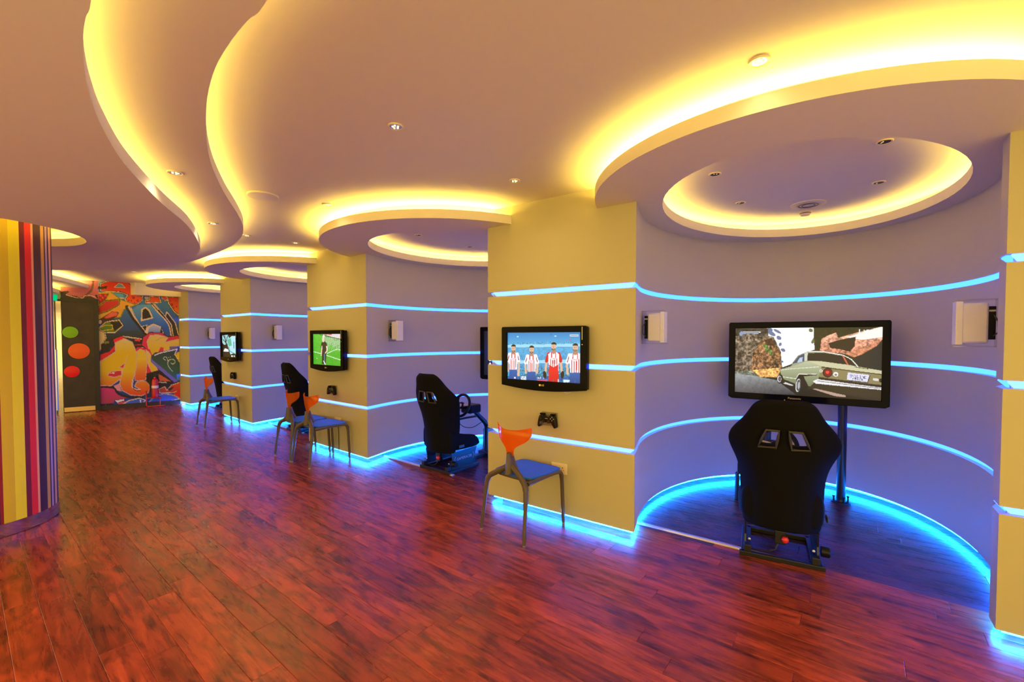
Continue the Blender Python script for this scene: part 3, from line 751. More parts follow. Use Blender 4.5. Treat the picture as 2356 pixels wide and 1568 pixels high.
def pic_tree():
    c = Canvas(1327, 1568, .5, (12, 14, 16)); c.poly([(515, 205), (606, 215), (604, 430), (560, 425), (520, 440), (490, 340), (480, 260)], (170, 222, 236))
    c.poly([(415, 200), (520, 190), (500, 300), (440, 320), (415, 290)], (150, 206, 216)); c.poly([(480, 260), (530, 240), (540, 330), (500, 340)], (84, 180, 150))
    for a in [[(470, 330), (455, 250), (430, 200)], [(462, 300), (480, 230), (500, 200)], [(455, 260), (450, 210)], [(470, 300), (425, 250)]]: c.line(a, 9, (10, 14, 14), 4)
    c.poly([(490, 190), (610, 190), (600, 222), (540, 215), (510, 240)], (8, 12, 10)); c.poly([(425, 400), (450, 360), (490, 375), (500, 405)], (226, 240, 246)); c.line([(500, 345), (515, 400), (600, 440)], 9, (34, 150, 130))
    for y in range(290, 360, 16): c.line([(566, y), (566, y + 8)], 9, (60, 96, 120))
    c.oval(540, 458, 12, 9, (236, 248, 250)); c.oval(570, 458, 10, 8, (200, 214, 220)); return c
def pic_menu():
    c = Canvas(900, 520, 1.0, (16, 22, 38)); c.poly([(130, 0), (900, 0), (900, 520), (130, 520)], (60, 110, 180), (240, 120, 110)); 
    for i in range(4): c.oval(95, 330 + i * 46, 17, 15, [(230, 236, 244), (214, 222, 236), (238, 220, 150), (240, 170, 160)][i])
    for i in range(5): c.oval(185, 60 + i * 92, 26, 22, (236, 240, 246)); c.line([(230, 60 + i * 92), (420, 60 + i * 92)], 10, (220, 228, 240))
    c.line([(95, 40), (95, 120)], 16, (214, 224, 240)); c.line([(150, 205), (210, 130)], 10, (236, 240, 246)); c.line([(150, 235), (240, 235)], 12, (240, 240, 246)); return c
def pic_mural():
    K, CR = (16, 12, 16), (240, 222, 178); c = Canvas(1568, 1568, .42, (24, 62, 140))
    P, Ln, O = c.poly, c.line, c.oval; YG = ((238, 214, 120), (238, 205, 20))
    P([(600, 60), (1560, 60), (1560, 760), (600, 760)], (36, 120, 214), (26, 56, 110), 250, 720)
    P([(600, 640), (1130, 640), (1130, 830), (600, 830)], (34, 66, 84), (20, 20, 24))
    P([(610, 70), (730, 70), (680, 160), (610, 160)], (112, 176, 196)); P([(745, 200), (905, 205), (900, 275), (760, 265)], (84, 166, 210)); Ln([(620, 150), (710, 140)], 22, K); Ln([(750, 265), (905, 270)], 10, CR)
    red = [(640, 110), (720, 80), (950, 84), (1040, 160), (1045, 235), (1118, 245), (1110, 300), (1050, 340), (970, 335), (915, 285), (950, 235), (870, 205), (640, 190)]
    P(red, (224, 40, 22), (250, 96, 26), 90, 330, out=[K, CR], ow=[20, 8]); P([(795, 150), (845, 105), (885, 115), (918, 152)], (112, 168, 180), out=[CR], ow=7)
    for x, y, r in ((1015, 265, 17), (1060, 298, 15), (990, 300, 11), (960, 295, 9), (998, 160, 8), (1025, 316, 8)): O(x, y, r, r * .9, (190, 20, 24))
    P([(600, 330), (760, 205), (880, 290), (1045, 345), (905, 400), (870, 485), (770, 500), (600, 560)], (248, 176, 52), (238, 190, 70), out=[(120, 130, 30)], ow=10)
    P([(612, 215), (755, 205), (705, 300), (612, 365)], (150, 22, 30), out=[(206, 190, 40)], ow=18); 
    for q in ((640, 240), (665, 265), (640, 290), (700, 240)): O(*q, 12, 14, (232, 60, 40))
    P([(612, 372), (700, 300), (860, 285), (850, 345), (720, 420), (612, 450)], (206, 34, 38), (190, 20, 30), out=[(150, 150, 30), (60, 20, 20)], ow=[18, 6])
    P([(612, 520), (770, 420), (850, 430), (835, 470), (730, 545), (612, 560)], (72, 28, 24)); P([(680, 490), (770, 422), (838, 434), (832, 468), (712, 500)], (240, 112, 86), out=[(180, 60, 40)], ow=6)
    O(635, 540, 20, 22, (240, 220, 170)); P([(612, 620), (700, 540), (850, 515), (895, 580), (800, 660), (612, 660)], (90, 130, 40), out=[K, CR], ow=[20, 10]); P([(745, 540), (850, 535), (885, 580), (800, 640), (775, 580)], K); P([(630, 605), (690, 578), (775, 575), (780, 620), (650, 640)], (78, 128, 36), out=[(230, 200, 50)], ow=8)
    # blue letter
    Ln([(940, 370), (1010, 490), (1150, 665)], 44, K); Ln([(960, 370), (1030, 490), (1165, 660)], 20, CR); Ln([(985, 380), (1040, 470)], 10, CR)
    P([(1000, 400), (1060, 350), (1210, 340), (1330, 450), (1440, 590), (1450, 690), (1380, 690), (1330, 600), (1240, 560), (1160, 590), (1140, 650), (1060, 520)], (86, 156, 222), (12, 84, 190), 340, 620)
    P([(1110, 400), (1150, 375), (1190, 410), (1228, 492), (1104, 522)], K, out=[CR], ow=16); Ln([(1235, 345), (1310, 430), (1420, 555), (1455, 700)], 44, K, 4); Ln([(1222, 350), (1300, 440), (1405, 560), (1440, 700)], 14, CR, 4); Ln([(1255, 345), (1340, 440), (1440, 560), (1475, 700)], 8, CR, 4)
    P([(1372, 475), (1390, 425), (1485, 550), (1525, 700), (1462, 700), (1440, 570)], K, out=[CR], ow=10); P([(1140, 660), (1170, 590), (1240, 556), (1320, 590), (1360, 680)], CR); P([(1175, 660), (1190, 605), (1240, 575), (1310, 605), (1320, 660)], (196, 208, 240), (120, 160, 220)); P([(1305, 690), (1325, 600), (1350, 680)], K)
    P([(1105, 590), (1165, 575), (1150, 650)], K, out=[CR], ow=8); Ln([(1240, 330), (1290, 390)], 22, (210, 190, 160))
    P([(1395, 255), (1545, 250), (1545, 480), (1470, 420), (1410, 330)], (222, 44, 22), (250, 140, 30), out=[K, CR], ow=[22, 9]); 
    for x, y, r in ((1448, 345, 16), (1500, 365, 9), (1465, 378, 8), (1430, 300, 9), (1495, 300, 7)): O(x, y, r, r, (180, 20, 24))
    P([(1135, 250), (1205, 250), (1200, 300), (1142, 300)], (190, 180, 180), out=[K], ow=8); P([(1195, 250), (1300, 250), (1325, 320), (1150, 326), (1148, 296), (1196, 292)], (240, 80, 26), out=[K, CR], ow=[18, 9]); P([(1330, 250), (1400, 250), (1390, 300), (1345, 290)], (240, 90, 60), out=[CR, K], ow=[12, 5])
    # yellow letters
    Ln([(885, 700), (1100, 730)], 12, CR); P([(1000, 720), (1120, 740), (1110, 820), (1040, 820)], (24, 16, 20)); P([(1025, 730), (1090, 728), (1085, 758), (1030, 755)], (232, 50, 50)); Ln([(1030, 800), (1140, 790)], 10, (224, 30, 60)); Ln([(1090, 830), (1160, 822)], 9, CR)
    P([(612, 620), (690, 655), (705, 720), (660, 800), (745, 800), (720, 862), (612, 862)], (232, 218, 140), out=[K, CR], ow=[16, 6]); P([(650, 790), (745, 760), (770, 700), (740, 880), (640, 910)], K); P([(690, 760), (740, 755), (735, 780), (690, 785)], (120, 130, 40))
    P([(635, 905), (740, 870), (800, 800), (780, 735), (880, 695), (925, 722), (812, 780), (820, 850), (720, 935), (635, 985)], (234, 18, 42), out=[K], ow=8)
    P([(1105, 800), (1120, 710), (1200, 655), (1330, 660), (1400, 705), (1545, 690), (1545, 770), (1380, 780), (1310, 900), (1200, 880)], (224, 34, 84), out=[K], ow=8)
    P([(1165, 760), (1200, 690), (1290, 680), (1402, 716), (1370, 765), (1545, 726), (1545, 812), (1430, 812), (1420, 850), (1310, 880), (1290, 940), (1220, 930), (1180, 830)], *YG, 690, 900, out=[(226, 190, 180)], ow=7); Ln([(1260, 750), (1330, 715), (1400, 716)], 6, (200, 180, 90)); P([(1290, 880), (1320, 820), (1355, 830), (1350, 870)], (224, 34, 60)); P([(1420, 815), (1510, 812), (1490, 850), (1425, 850)], (110, 110, 90))
    P([(1040, 850), (1060, 820), (1200, 850), (1300, 1100), (1260, 1140), (1200, 1110), (1150, 1200), (1030, 1200)], (224, 34, 60))
    P([(1155, 850), (1200, 890), (1290, 1090), (1262, 1125), (1222, 1110), (1160, 980)], *YG, out=[(226, 190, 180)], ow=6)
    P([(1048, 875), (1090, 845), (1142, 862), (1168, 960), (1152, 1195), (1028, 1200)], (240, 214, 40), (232, 92, 26), 960, 1190, out=[(226, 190, 180)], ow=8)
    P([(640, 1270), (800, 1275), (850, 1350), (960, 1390), (800, 1425), (780, 1465), (640, 1465)], (224, 52, 120), (176, 62, 84)); Ln([(636, 1265), (760, 1275), (800, 1285), (850, 1350), (980, 1388), (1110, 1388)], 26, K, 4); P([(790, 1260), (850, 1235), (880, 1320), (830, 1310)], (242, 160, 160))
    P([(636, 985), (720, 935), (812, 870), (805, 775), (910, 725), (1000, 765), (1052, 900), (1045, 1060), (1012, 1180), (1000, 1280), (1060, 1305), (1090, 1298), (1025, 1262), (1050, 1215), (1110, 1200), (1170, 1215), (1202, 1275), (1180, 1335), (1100, 1372), (980, 1362), (890, 1312), (856, 1240), (870, 1180), (760, 1258), (636, 1255)], (238, 222, 140), (238, 206, 16), 740, 900, out=[(226, 190, 180)], ow=9)
    m = c.mask([(636, 1100), (1052, 1100), (1052, 1190), (1210, 1195), (1210, 1380), (636, 1380)]) & (c.a[..., 0] > 200) & (c.a[..., 1] > 190) & (c.a[..., 2] < 110); c.fill(m, (238, 206, 16), (232, 84, 24), 1100, 1350)
    Ln([(1000, 1190), (1000, 1270), (1030, 1296), (1090, 1300)], 12, (236, 210, 190), 4); Ln([(1005, 1280), (1040, 1312), (1090, 1312)], 6, K, 3); P([(716, 1142), (756, 1098), (882, 1084), (878, 1140), (790, 1162)], (214, 40, 52), out=[(226, 190, 180)], ow=8); P([(735, 1115), (800, 1105), (800, 1125)], (250, 230, 220)); P([(850, 1052), (925, 995), (905, 1056)], (222, 30, 40), out=[(226, 190, 180)], ow=5); Ln([(950, 915), (915, 1010), (870, 1170)], 7, (226, 196, 170), 4)
    P([(1155, 1120), (1330, 1075), (1480, 1220), (1545, 1200), (1545, 1350), (1300, 1330), (1160, 1210)], K); P([(1290, 1120), (1340, 1150), (1440, 1210), (1310, 1205)], (228, 110, 40)); Ln([(1250, 1215), (1385, 1222)], 10, CR)
    P([(1215, 925), (1250, 885), (1505, 845), (1478, 910), (1545, 1015), (1545, 1150), (1490, 1210), (1330, 1050), (1215, 985)], (38, 66, 62), (30, 110, 90), 900, 1200); P([(1210, 930), (1225, 965), (1330, 1050), (1515, 1205), (1475, 1220), (1310, 1080), (1210, 990)], (112, 110, 216)); Ln([(1250, 915), (1310, 890), (1505, 845), (1480, 905)], 11, (244, 244, 250)); Ln([(1480, 905), (1545, 1010)], 9, (250, 236, 150)); P([(1505, 880), (1545, 870), (1545, 990), (1490, 915)], (240, 210, 20)); P([(1500, 1130), (1545, 1120), (1545, 1200), (1500, 1190)], (60, 140, 230))
    for l in ([(1372, 968), (1350, 950), (1372, 930), (1392, 948), (1400, 975)], [(1455, 1095), (1415, 1050), (1400, 1000), (1425, 962), (1470, 965), (1482, 995), (1455, 1012), (1436, 1000)], [(1410, 940), (1412, 942)], [(1428, 932), (1430, 934)]): Ln(l, 8, (196, 220, 206), 4)
    P([(1302, 1295), (1370, 1266), (1388, 1310), (1440, 1250), (1545, 1215), (1545, 1295), (1470, 1335), (1310, 1340)], (232, 88, 26), (200, 60, 24), out=[CR], ow=8); P([(1470, 1345), (1545, 1280), (1545, 1400), (1490, 1390)], (226, 24, 30)); P([(1400, 1290), (1480, 1262), (1420, 1320)], K)
    P([(800, 1425), (915, 1402), (908, 1428), (832, 1452)], (250, 244, 236), out=[K], ow=6); P([(832, 1452), (935, 1430), (900, 1475), (845, 1478)], (226, 90, 60)); P([(860, 1485), (960, 1425), (1080, 1398), (1150, 1420), (1108, 1470), (930, 1490)], (62, 104, 190), out=[CR], ow=10); P([(1175, 1455), (1255, 1375), (1360, 1345), (1480, 1368), (1548, 1412), (1450, 1425), (1440, 1450)], (62, 96, 190), out=[CR, K], ow=[12, 4]); Ln([(1090, 1420), (1100, 1460)], 14, (244, 244, 244)); Ln([(1530, 1405), (1450, 1425), (1452, 1445)], 9, (240, 236, 240))
    P([(640, 1462), (780, 1455), (800, 1480), (640, 1500)], K); P([(700, 1476), (800, 1480), (790, 1498), (720, 1492)], (244, 240, 240))
    # pink part over the door
    P([(190, 60), (620, 60), (620, 300), (190, 300)], (206, 120, 140), (176, 84, 104), 90, 280); P([(240, 190), (300, 195), (250, 225), (380, 250), (420, 272), (520, 245), (600, 285), (600, 320), (190, 320), (190, 200)], (40, 28, 26)); Ln([(560, 75), (545, 170), (490, 230), (430, 270)], 26, (104, 66, 66), 4); Ln([(250, 232), (420, 275), (470, 240), (560, 250), (610, 285)], 7, (236, 190, 190), 3); O(596, 245, 15, 12, (40, 24, 30)); O(604, 266, 12, 10, (40, 24, 30)); O(435, 272, 16, 6, (240, 236, 226), .4)
    P([(612, 150), (720, 130), (710, 165), (612, 170)], K); return c

# mural printed on the end wall, doors and sign
mc = pic_mural()
mural = thing('graffiti_mural', 'colourful graffiti lettering mural covering the end wall', 'mural', (float(MW.o[0]), float(MW.o[1]), 0), MW.rot)
def mural_sheet(name, u0, u1, z0, z1, nx, ny):
    s, t = np.meshgrid(np.linspace(u0, u1, nx), np.linspace(z1, z0, ny)); px = np.zeros((nx * ny, 2)); vs = []
    for i, (a, z) in enumerate(zip(s.ravel(), t.ravel())):
        q = MW.w(a, -.006); X, Y = project((q[0], q[1], z)); px[i] = ((X - 100) * 4.9, (Y - 630) * 4.9); vs.append((a, -.006, z))
    srgb = mc.sample(px[:, 0], px[:, 1]) / 255.0
    cols = np.where(srgb <= .04045, srgb / 12.92, ((srgb + .055) / 1.055) ** 2.4)
    return grid_mesh(name, vs, nx, ny, cols * .98, M['mural'], mural)
def wall_u(x, y=800): return float((onwall(x, y, MW.L, MW.R)[:2] - MW.o) @ MW.u)
UD1 = float((onwall(228, 800, MW.L, MW.R)[:2] - MW.o) @ MW.u)
mural_sheet('letter_print', UD1, MW.half, .09, Z_CEIL, 150, 230)
mural_sheet('door_head_print', wall_u(143), UD1, 2.24, Z_CEIL, 90, 40)
bb = struct(sweep([MW.w(UD1 + .01, -.001), MW.w(MW.half, -.001)], -np.array([MW.v, MW.v]), [(0, 0), (.015, 0), (.015, .085), (0, .09)], sec_closed=True, caps=True).build('baseboard_end', M['door']))
def wall_u(x, y=800): return float((onwall(x, y, MW.L, MW.R)[:2] - MW.o) @ MW.u)
d1 = struct(bpy.data.objects.new('door_1', None)); COLL.objects.link(d1); d1.location = (MW.o[0], MW.o[1], 0); d1.rotation_euler = (0, 0, MW.rot)
ud0, ud1 = wall_u(143), wall_u(222)
MB().box((ud0 + .01, -.045, .005), (ud1 - .03, -.004, 2.22)).build('door_leaf', M['door'], d1, bevel=.002)
fm = MB().box((ud1 - .03, -.07, 0), (UD1 + .005, -.002, 2.27)).box((ud0, -.07, 2.20), (ud1 - .03, -.002, 2.27)); fm.build('door_frame', M['doorframe'], d1)
MB().box((ud0 + .012, -.05, .012), (ud1 - .035, -.045, .10)).build('kick_plate', M['brass'], d1)
for cx, cy, hw, m in ((163.5, 764, 18.5, 'green'), (182.5, 807, 25, 'orng'), (165, 854, 18.5, 'redd')):
    q = onwall(cx, cy, MW.L, MW.R); r = abs(wall_u(cx + hw) - wall_u(cx - hw)) / 2; uu = wall_u(cx)
    rg = MB().lathe([(r + .012, 0), (r + .012, .006), (0, .006)], 36).build('disc_rim', M['doorframe'], d1, smooth=True); rg.rotation_euler = (math.pi / 2, 0, 0); rg.location = (uu, -.045, q[2])
    ds = MB().lathe([(r, 0), (r, .009), (r - .006, .011), (0, .011)], 36).build('colour_disc', M[m], d1, smooth=True); ds.rotation_euler = (math.pi / 2, 0, 0); ds.location = (uu, -.045, q[2])
d2 = struct(bpy.data.objects.new('door_2', None)); COLL.objects.link(d2); d2.location = (MW.o[0], MW.o[1], 0); d2.rotation_euler = (0, 0, MW.rot)
ub = wall_u(129)
MB().box((ud0 - .75, -.03, .0), (ub - .012, -.003, 2.2)).build('door_leaf', M['steel'], d2); MB().box((ub + .012, -.03, 0), (ud0, -.003, 2.2)).build('door_leaf', M['steel'], d2)
MB().tube([(ub, -.05, .06), (ub, -.05, 1.25)], .016, 12).build('pull_bar', M['chrome'], d2, smooth=True)
MB().box((ud0 - .75, -.05, 2.2), (ud0, -.003, 2.24)).build('door_head', M['doorframe'], d2)
uq = wall_u(118, 685); zq = onwall(118, 685, MW.L, MW.R)[2]
ex = thing('exit_sign', 'small lit green exit sign with running figure above the steel door', 'exit sign', (*MW.w(uq, -.05), zq - .055), MW.rot)
MB().box((-.10, -.025, 0), (.085, .045, .11)).build('case', M['exitg'], ex, bevel=.004)
MB().box((-.06, -.027, .02), (.03, -.0255, .09)).build('lit_panel', M['exitw'], ex)
MB().tube([(-.01, -.029, .075), (-.015, -.029, .05), (.005, -.029, .04), (-.0, -.029, .026)], .006, 6).build('running_figure', M['exitg'], ex)

# fire extinguisher on its stand by the mural
eu = wall_u(357, 900)
st = thing('extinguisher_stand', 'bent red tube floor stand holding the fire extinguisher', 'stand', (*MW.w(eu - .02, -.10), 0), MW.rot)
MB().tube([(-.13, .03, .34), (-.13, .03, .02), (-.11, -.06, .012), (.16, -.06, .012), (.19, .03, .014)], .012, 8).build('tube_frame', M['redpaint'], st, smooth=True)
MB().box((-.135, -.02, .175), (.12, .09, .19)).build('cradle', M['redpaint'], st, bevel=.003); MB().tube([(.1, .05, .18), (.1, .05, .012)], .01, 8).build('rear_leg', M['redpaint'], st, smooth=True)
fe = thing('fire_extinguisher', 'red fire extinguisher with black handle and pale label in front of the mural', 'extinguisher', (*MW.w(eu, -.08), .192), MW.rot)
MB().lathe([(.05, 0), (.058, .01), (.06, .03), (.06, .34), (.05, .385), (.022, .41), (.02, .44), (.0, .441)], 24).build('cylinder', M['redpaint'], fe, smooth=True)
MB().lathe([(.0608, .20), (.0608, .255)], 24).build('label_band', M['white'], fe, smooth=True); MB().box((-.018, -.02, .44), (.018, .02, .47)).build('valve', M['metalblk'], fe, bevel=.004)
MB().box((-.03, -.012, .47), (.075, .012, .482)).box((-.03, -.012, .492), (.07, .012, .503)).build('handle', M['metalblk'], fe); MB().tube([(-.02, 0, .455), (-.075, 0, .44), (-.085, 0, .3), (-.08, 0, .12)], .009, 8).build('hose', M['metalblk'], fe, smooth=True)

# ------------------------------------------------------------------ televisions
def ring_plate(outer, inner, y0, y1):
    mb = MB(); n, m = len(outer), len(inner)
    tri = tessellate_polygon([[Vector((p[0], p[1], 0)) for p in outer], [Vector((p[0], p[1], 0)) for p in inner]])
    pts = list(outer) + list(inner); vs = [(p[0], y0, p[1]) for p in pts] + [(p[0], y1, p[1]) for p in pts]; k = n + m
    fs = [tuple(t) for t in tri] + [tuple(i + k for i in t) for t in tri]
    fs += [(i, (i + 1) % n, (i + 1) % n + k, i + k) for i in range(n)] + [(n + i, n + (i + 1) % m, n + (i + 1) % m + k, n + i + k) for i in range(m)]
    return mb.add(vs, fs)
def rect(w, h): return [(-w / 2, -h / 2), (w / 2, -h / 2), (w / 2, h / 2), (-w / 2, h / 2)]
def pillar_tv(F, u, label, canvas, quad, nx, ny):
    t = thing('television', label, 'television', (*F.w(u, 0), 1.338), F.rot, 'small televisions on the pillars')
    bow = [(-.40 + .8 * i / 12, -.250 - .030 * math.sin(math.pi * i / 12)) for i in range(13)]
    outer = bow + [(.40, .235), (.392, .247), (-.392, .247), (-.40, .235)]
    MB().prism([(p[0] * .985, p[1] * .985) for p in outer], 'y', -.072, -.03).build('back_shell', M['plastic'], t, bevel=.008)
    ring_plate(outer, rect(.700, .396), -.098, -.072).build('bezel', M['gloss'], t, bevel=.003)
    picture('screen', canvas, quad, .704, .400, nx, ny, M['screen'], t, -.078)
    MB().box((-.12, -.03, -.12), (.12, 0.0, .12)).build('wall_mount', M['metalblk'], t)
    lg = MB().lathe([(.009, 0), (.009, .001), (0, .001)], 20).build('maker_badge', M['gold'], t, smooth=True); lg.rotation_euler = (math.pi / 2, 0, 0); lg.location = (-.012, -.0985, -.232)
    tx = text_part('maker_lettering', 'LG', .022, M['gold'], t, .0004); tx.location = (.015, -.099, -.232)
    MB().tube([(.235 + .03 * math.cos(a), -.088, -.268 - .012 * math.sin(a)) for a in np.linspace(0, math.pi, 8)], .0035, 6).build('indicator_arc', M['lilac'], t, smooth=True)
    MB().box((.365, -.0995, .14), (.369, -.098, .24)).box((.364, -.0995, .10), (.371, -.098, .106)).build('side_sticker', M['gold'], t)
    return t
pillar_tv(PILLARS[1], -.06, 'television showing four striped footballers on the pillar behind the single chair', pic_team(), [(276, 300), (1718, 300), (1722, 1334), (290, 1221)], 200, 112)
pillar_tv(PILLARS[2], -.055, 'television showing a player on a green pitch above the two chairs', pic_pitch(), [(527, 125), (820, 125), (832, 455), (543, 432)], 110, 70)
pillar_tv(PILLARS[3], -.05, 'television showing a dark tree and pale sky on the pillar by the lone chair', pic_tree(), [(412, 190), (606, 205), (606, 480), (412, 470)], 80, 60)
def niche_tv(F, label, label2, canvas, quad, nx, ny):
    t = thing('television', label, 'television', F.w3(.04 if F is NICHES[0] else -.02, 1.655, 1.272), F.rot + math.radians(1.5), 'large televisions in the niches')
    outer = [(-.61, -.355), (-.58, -.372), (.58, -.372), (.61, -.355), (.61, .355), (.60, .368), (-.60, .368), (-.61, .355)]
    MB().prism([(p[0] * .97, p[1] * .96) for p in outer], 'y', 0.02, .075).build('back_shell', M['plastic'], t, bevel=.01)
    ring_plate(outer, rect(1.107, .623), -.018, .02).build('bezel', M['gloss'], t, bevel=.004)
    picture('screen', canvas, quad, 1.112, .628, nx, ny, M['screen'], t, 0.0)
    MB().box((-.30, .075, -.16), (.30, .095, .02)).build('mount_plate', M['metalblk'], t)
    tx = text_part('maker_lettering', 'Panasonic', .026, M['gold'], t, .0004); tx.location = (-.06, -.0195, -.338)
    MB().box((-.14, -.0192, -.362), (-.132, -.0182, -.354)).build('power_light', M['gold'], t)
    s = thing('television_stand', label2, 'stand', F.w3(.04, 1.81, 0), F.rot)
    for x in (-.29, .30):
        p = MB().tube([(x, 0, 0), (x, 0, 1.34)], .035, 20).build('post', M['metalblk'], s, smooth=True)
        pl = MB().lathe([(.075, 0), (.075, .012), (.04, .014), (.036, .03)], 20).build('floor_flange', M['metalblk'], s, smooth=True); pl.location = (x, 0, 0)
        for a in range(4):
            b = MB().lathe([(.007, .012), (.007, .05), (.011, .05), (.011, .058), (0, .058)], 8).build('anchor_bolt', M['metalblk'], pl); b.location = (.057 * math.cos(a * 1.571 + .4), .057 * math.sin(a * 1.571 + .4), 0)
    MB().box((-.33, -.05, 1.18), (.34, -.036, 1.22)).build('cross_rail', M['metalblk'], s)
race = pic_race()
niche_tv(NICHES[0], 'large television showing a vintage saloon car on a mountain road', 'black two post television stand under the racing game television', race, [(186, 150), (2125, 150), (2106, 1185), (184, 1032)], 300, 170)
niche_tv(NICHES[1], 'large television showing a game menu with round icons', 'black two post television stand under the menu screen television', pic_menu(), [(0, 0), (900, 0), (900, 506), (0, 506)], 160, 90)

# ------------------------------------------------------------------ small things on the pillars
def controller(F, label):
    h = thing('controller_holder', 'clear acrylic wall holder behind the ' + label, 'holder', (*F.w(-.035, 0), .76), F.rot)
    MB().box((-.075, -.006, 0), (.075, 0, .115)).build('back_plate', M['clear'], h); MB().box((-.06, -.065, .018), (.06, -.006, .022)).build('shelf', M['clear'], h); MB().box((-.06, -.065, .022), (.06, -.061, .042)).build('front_lip', M['clear'], h)
    for x in (-.066, .066): 
        b = MB().lathe([(.004, 0), (.004, .004), (0, .004)], 10).build('screw', M['silver'], h); b.rotation_euler = (math.pi / 2, 0, 0); b.location = (x, -.006, .105)
    t = thing('game_controller', label, 'controller', (*F.w(-.035, -.034), .783), F.rot)
    half = [(0, .062), (.02, .062), (.028, .074), (.050, .078), (.066, .070), (.076, .052), (.084, .020), (.088, -.018), (.080, -.030), (.066, -.028), (.052, -.004), (.040, .010), (.018, .012), (0, .012)]
    out = half + [(-x, z) for x, z in reversed(half[1:-1])]
    MB().prism(out, 'y', -.021, .021).build('body', M['plastic'], t, bevel=.008, smooth=True)
    for x in (-.026, .026):
        k = MB().lathe([(.014, 0), (.012, .006), (.007, .008), (.007, .013), (.012, .014), (.011, .019), (0, .018)], 16).build('thumb_stick', M['dark'], t, smooth=True); k.rotation_euler = (math.pi / 2, 0, 0); k.location = (x, -.02, .022)
    for a in range(4):
        k = MB().lathe([(.005, 0), (.0045, .004), (0, .005)], 10).build('face_button', M['grey'], t, smooth=True); k.rotation_euler = (math.pi / 2, 0, 0); k.location = (.053 + .014 * math.cos(a * 1.571), -.02, .047 + .014 * math.sin(a * 1.571))
    MB().box((-.066, -.026, .043), (-.040, -.02, .051)).box((-.057, -.026, .034), (-.049, -.02, .060)).build('direction_pad', M['dark'], t)
    for x in (-.05, .05): MB().box((x - .02, -.012, .074), (x + .02, .018, .086)).build('trigger', M['gloss'], t, bevel=.004)
    MB().box((-.012, -.0225, .044), (.012, -.021, .049)).build('label_strip', M['grey'], t)
def outlet(F, u, label):
    t = thing('wall_socket', label, 'socket', (*F.w(u, 0), .422), F.rot)
    MB().box((-.072, -.010, -.043), (.072, 0, .043)).build('plate', M['ivory'], t, bevel=.003)
    for x in (-.034, .034):
        MB().box((x - .022, -.0125, -.022), (x + .022, -.010, .022)).build('socket_face', M['ivory'], t, bevel=.001)
        MB().box((x - .003, -.0135, .004), (x + .003, -.0126, .014)).box((x - .013, -.0135, -.013), (x - .006, -.0126, -.009)).box((x + .006, -.0135, -.013), (x + .013, -.0126, -.009)).build('socket_holes', M['dark'], t)
for k, where in ((1, 'under the footballers television'), (2, 'under the green pitch television'), (3, 'under the dark tree television')):
    controller(PILLARS[k], 'black game controller hanging ' + where); outlet(PILLARS[k], .06, 'ivory double wall socket low on the pillar ' + where)
for k, where in ((2, 'behind the two chairs'), (3, 'behind the farthest chair')):
    F = PILLARS[k]; cb = MB().tube([(.02, -.012, .40), (.022, -.02, .38), (.02, -.008, .30), (.024, -.008, .12), (.02, -.008, .035)], .004, 6).build('power_cable', M['metalblk'], smooth=True)
    cb.location = (*F.w(.06, 0), 0); cb.rotation_euler = (0, 0, F.rot); tag(cb, 'thin dark cable running down from the socket ' + where, 'cable')

# game consoles on the niche walls
def console(F, side, label):
    """stands out from the side wall of the niche; broad face to the opening, back panel to the wall"""
    v = .43 if side < 0 else .42; s = F.half / .925
    uw = side * (1.06 * math.sqrt(max(0, 1 - ((v - .79) / 1.43) ** 2)) + .0) * s + .017 + (v - .79) * .09
    t = thing('game_console', label, 'console', (*F.w(uw - side * (.03 if side < 0 else .014), v), 1.455), F.rot + (0 if side < 0 else math.pi), 'white game consoles in the niches'); t.scale = (.86, 1, 1)
    sg = 1 if side < 0 else -1      # local x points out of the wall, local -y*sg faces the room
    def by(a, b): return (min(a * sg, b * sg), max(a * sg, b * sg))
    y0, y1 = by(-.045, .035)
    MB().box((.05, y0, .008), (.205, y1, .238)).build('body', M['white'], t, bevel=.014, smooth=True)
    y0, y1 = by(-.049, .039); MB().box((.17, y0, .0), (.206, y1, .246)).build('end_cap', M['white'], t, bevel=.004)
    y0, y1 = by(-.036, .028); MB().box((.018, y0, .03), (.052, y1, .215)).build('rear_panel', M['plastic'], t, bevel=.003)
    MB().tube([(.03, -.03 * sg, .17), (.012, -.05 * sg, .13), (.010, -.05 * sg, .07), (.03, -.035 * sg, .05)], .0045, 6).build('lead', M['metalblk'], t, smooth=True)
    y0, y1 = by(-.037, -.030); MB().box((.02, y0, .185), (.05, y1, .195)).build('port_row', M['silver'], t)
    y0, y1 = by(-.055, .045); MB().box((0, y0, -.012), (.215, y1, -.006)).box((0, y0, .252), (.19, y1, .257)).box((0, y0, -.012), (.005, y1, .257)).build('acrylic_bracket', M['clear'], t)
console(NICHES[0], -1, 'white game console beside the pillar with the footballers television'); console(NICHES[0], 1, 'white game console near the pillar that has no television')
console(NICHES[1], -1, 'white game console in the niche with the menu screen television'); console(NICHES[2], -1, 'white game console in the niche behind the two chairs'); console(NICHES[3], -1, 'white game console in the niche nearest the mural')

